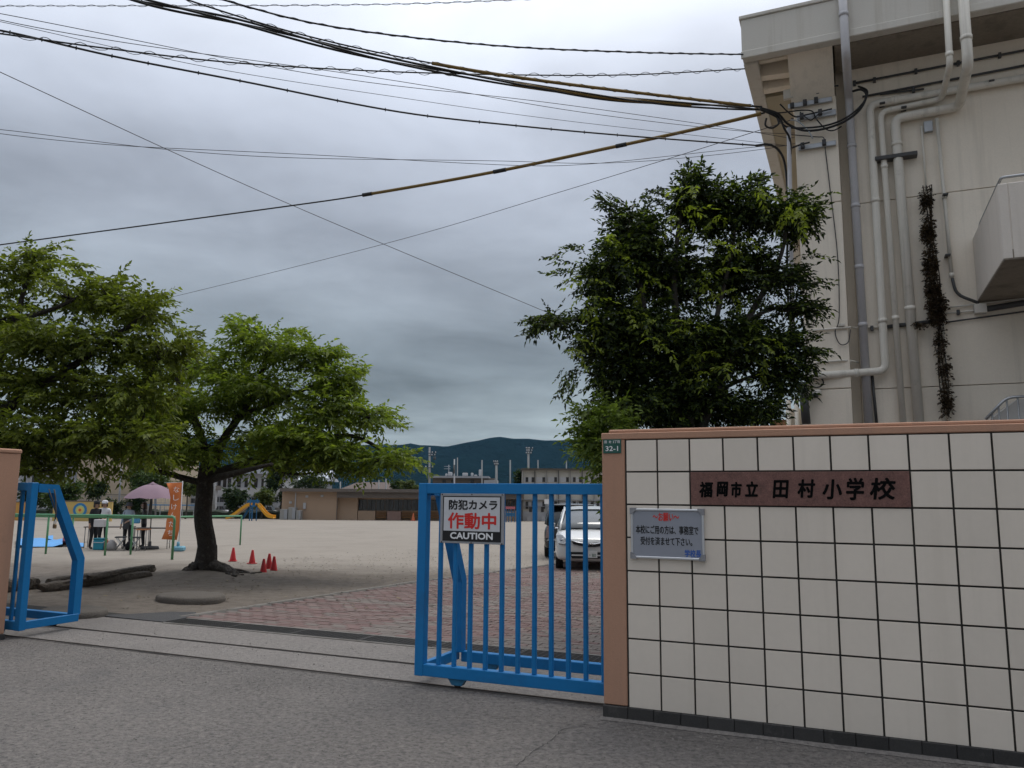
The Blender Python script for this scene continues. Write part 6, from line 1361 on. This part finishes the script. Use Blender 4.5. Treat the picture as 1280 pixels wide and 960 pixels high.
# parked cars beyond the fence (tiny)
for i, (x, w_, m, lab) in enumerate(((276, 9, m_lgrey, 'silver car parked beyond the fence left of the slide tree'), (337, 7, m_wbl, 'small white car parked beyond the fence behind the slide'))):
    lab = ('silver car parked under the balconies behind the yellow slide', 'small white car parked between the slide and the grey cabinets')[i]; Yc = 112; a = X(x, Yc); wd = w_ * 2 * Yc / FOC; z = gh(Yc)
    e = empty('distant_car', (a, Yc, z), lab, 'car'); mb = MB(); mb.prism([(a - wd / 2, z + .3), (a + wd / 2, z + .3), (a + wd / 2, z + .8), (a + wd * .3, z + .92), (a - wd * .38, z + .95), (a - wd / 2, z + .8)], Yc, Yc + 1.6, 'y'); mb.build('body', m, e)
    mb = MB(); mb.prism([(a - wd * .36, z + .95), (a + wd * .26, z + .92), (a + wd * .14, z + 1.45), (a - wd * .24, z + 1.48)], Yc + .1, Yc + 1.5, 'y'); mb.build('windows', m_win, e)
    for q in (-.3, .3): mb = MB(); mb.lathe([(.31, -.1), (.31, .1)], (a + q * wd, Yc + .05, z + .31), 14, True, Matrix.Rotation(math.pi / 2, 3, 'X')); mb.build('wheel', m_tyre, e)

# trees along the far side
ftree(296, 622, 14, 17, 96, 'dark rounded pine behind the left end of the slide'.replace('left', 'lower'), m_lf1, 61, n=420)
ftree(328, 622, 13, 10, 96, 'yellow green pruned pine behind the slide tower', m_lf3, 62, n=300, layers=1)
ftree(352, 600, 17, 34, 100, 'tall dark conifer at the corner of the brown building', m_lf1, 63, .2, n=900)
ftree(388, 602, 24, 14, 118, 'dark tree mass over the brown building roof', m_lf1, 64, .2, n=500)
ftree(496, 606, 8, 6, 115, 'small dark round tree behind the brown roof', m_lf1, 65, n=160); ftree(515, 607, 13, 6, 112, 'pruned yellow green pine beside the gate corner', m_lf3, 66, n=240, layers=1)
ftree(80, 618, 18, 14, 80, 'olive green tree behind the target mural', m_lf2, 67, n=420); ftree(122, 616, 11, 16, 86, 'dark young tree in front of the beige hall', m_lf1, 68, n=260)
ftree(190, 596, 30, 22, 92, 'broad green tree above the pink parasol', m_lf2, 69, .2, n=900); ftree(234, 610, 13, 12, 92, 'yellow green tree between banner and cherry trunk', m_lf3, 70, n=300); ftree(140, 632, 10, 8, 90, 'low dark bush at the foot of the beige hall', m_lf1, 71, n=200); ftree(170, 628, 9, 9, 90, 'dark bush behind the people', m_lf1, 74, n=200)
ftree(650, 602, 6, 16, 106, 'slim dark tree at the end of the white building', m_lf1, 72, n=260); ftree(45, 618, 22, 18, 84, 'dark tree behind the retracted gate', m_lf1, 73, n=420)
ftree(318, 575, 24, 14, 140, 'pale green tree rising behind the apartment house', m_lf2, 75, n=500)
blue_ = froot('blue_pipe_rack', 200, 97, 'blue horizontal pipe rail in front of the far fence', 'rail'); fb('pipe', 184, 243, 630.6, 632, 96.5, .12, mat('light blue pipe', (.10, .27, .50), .6), blue_)
for x in (185, 200, 214, 228, 242): fb('post', x, x + .7, 632.05, None, 96.5, .1, m_grey, blue_)
dh = froot('dark_window_house', 205, 112, 'pale house wall with dark windows under the parasol edge', 'house'); fb('wall', 180, 246, 612, None, 112, 8, m_lgrey, dh); fb('roof', 178, 248, 606, 611.9, 111.5, 9, m_eave, dh)
for x in (186, 197, 212, 226, 238): fb('window', x, x + 5.5, 623, 629, 111.94, .05, m_win, dh)

# hills
def hills():
    sky_ = [(-400, 575), (-100, 560), (100, 556), (250, 548), (330, 552), (430, 556), (470, 555), (500, 554.5), (512, 553), (522, 555.5), (540, 556), (556, 557.5), (580, 553.5), (600, 550), (615, 546.5), (624, 545.5), (640, 547.5), (660, 547), (685, 549), (705, 549), (722, 548), (760, 552), (850, 560), (1000, 556), (1200, 566), (1500, 580)]
    m = mat('wooded hillside', (.003, .0105, .012), .95, .3, .006, .03, .3, 1.0, .02, spec=0.0, dist=30)
    nx, ny = 320, 46; xs = np.linspace(-400, 1500, nx); ys = np.interp(xs, [a for a, b in sky_], [b for a, b in sky_]); V = []; F = []
    for j in range(ny):
        t = j / (ny - 1); Y = 1500 + 1300 * t
        for i in range(nx):
            cx = at(xs[i], 620, 2500)[0]; top = at(xs[i], ys[i], 2500)[2]
            prof = (t / .77) ** 1.25 if t <= .77 else 1 - ((t - .77) / .23) ** 1.5 * .5
            nz = mnoise.fractal(Vector((cx * .0035, Y * .0035, 2)), 1.0, 2.1, 6); rid = abs(mnoise.noise(Vector((cx * .006, Y * .0018, 8))))
            h_ = top * prof * (1 - .38 * rid * (1 - abs(t - .77)) * (0 if abs(t - .77) < .05 else 1)) + nz * 8 * (1 if t < .7 else .75)
            V.append((cx * Y / 2500, Y, max(-14, h_ - (6 if j == 0 else 0) * 3)))
    for j in range(ny - 1):
        for i in range(nx - 1): F.append((j * nx + i, j * nx + i + 1, (j + 1) * nx + i + 1, (j + 1) * nx + i))
    mb = MB(); mb.add(V, F, True); mb.build('hills', m, fix=False, kind='structure')
hills()

# ================================================================== AIR AND CLEAN-UP
def haze():
    m = bpy.data.materials.new('pale air'); m.use_nodes = True; N = m.node_tree.nodes; N.clear()
    v = N.new('ShaderNodeVolumePrincipled'); v.inputs['Color'].default_value = (.32, .66, 1, 1); v.inputs['Density'].default_value = HAZE; v.inputs['Anisotropy'].default_value = .2
    o = N.new('ShaderNodeOutputMaterial'); m.node_tree.links.new(v.outputs[0], o.inputs['Volume'])
    mb = MB(); mb.span((-6500, -400, -12), (6500, 4200, 330)); mb.build('haze', m, kind='stuff')
HAZE = 0.000036
haze()
for o in list(bpy.data.objects):
    if '_local' in o: del o['_local']
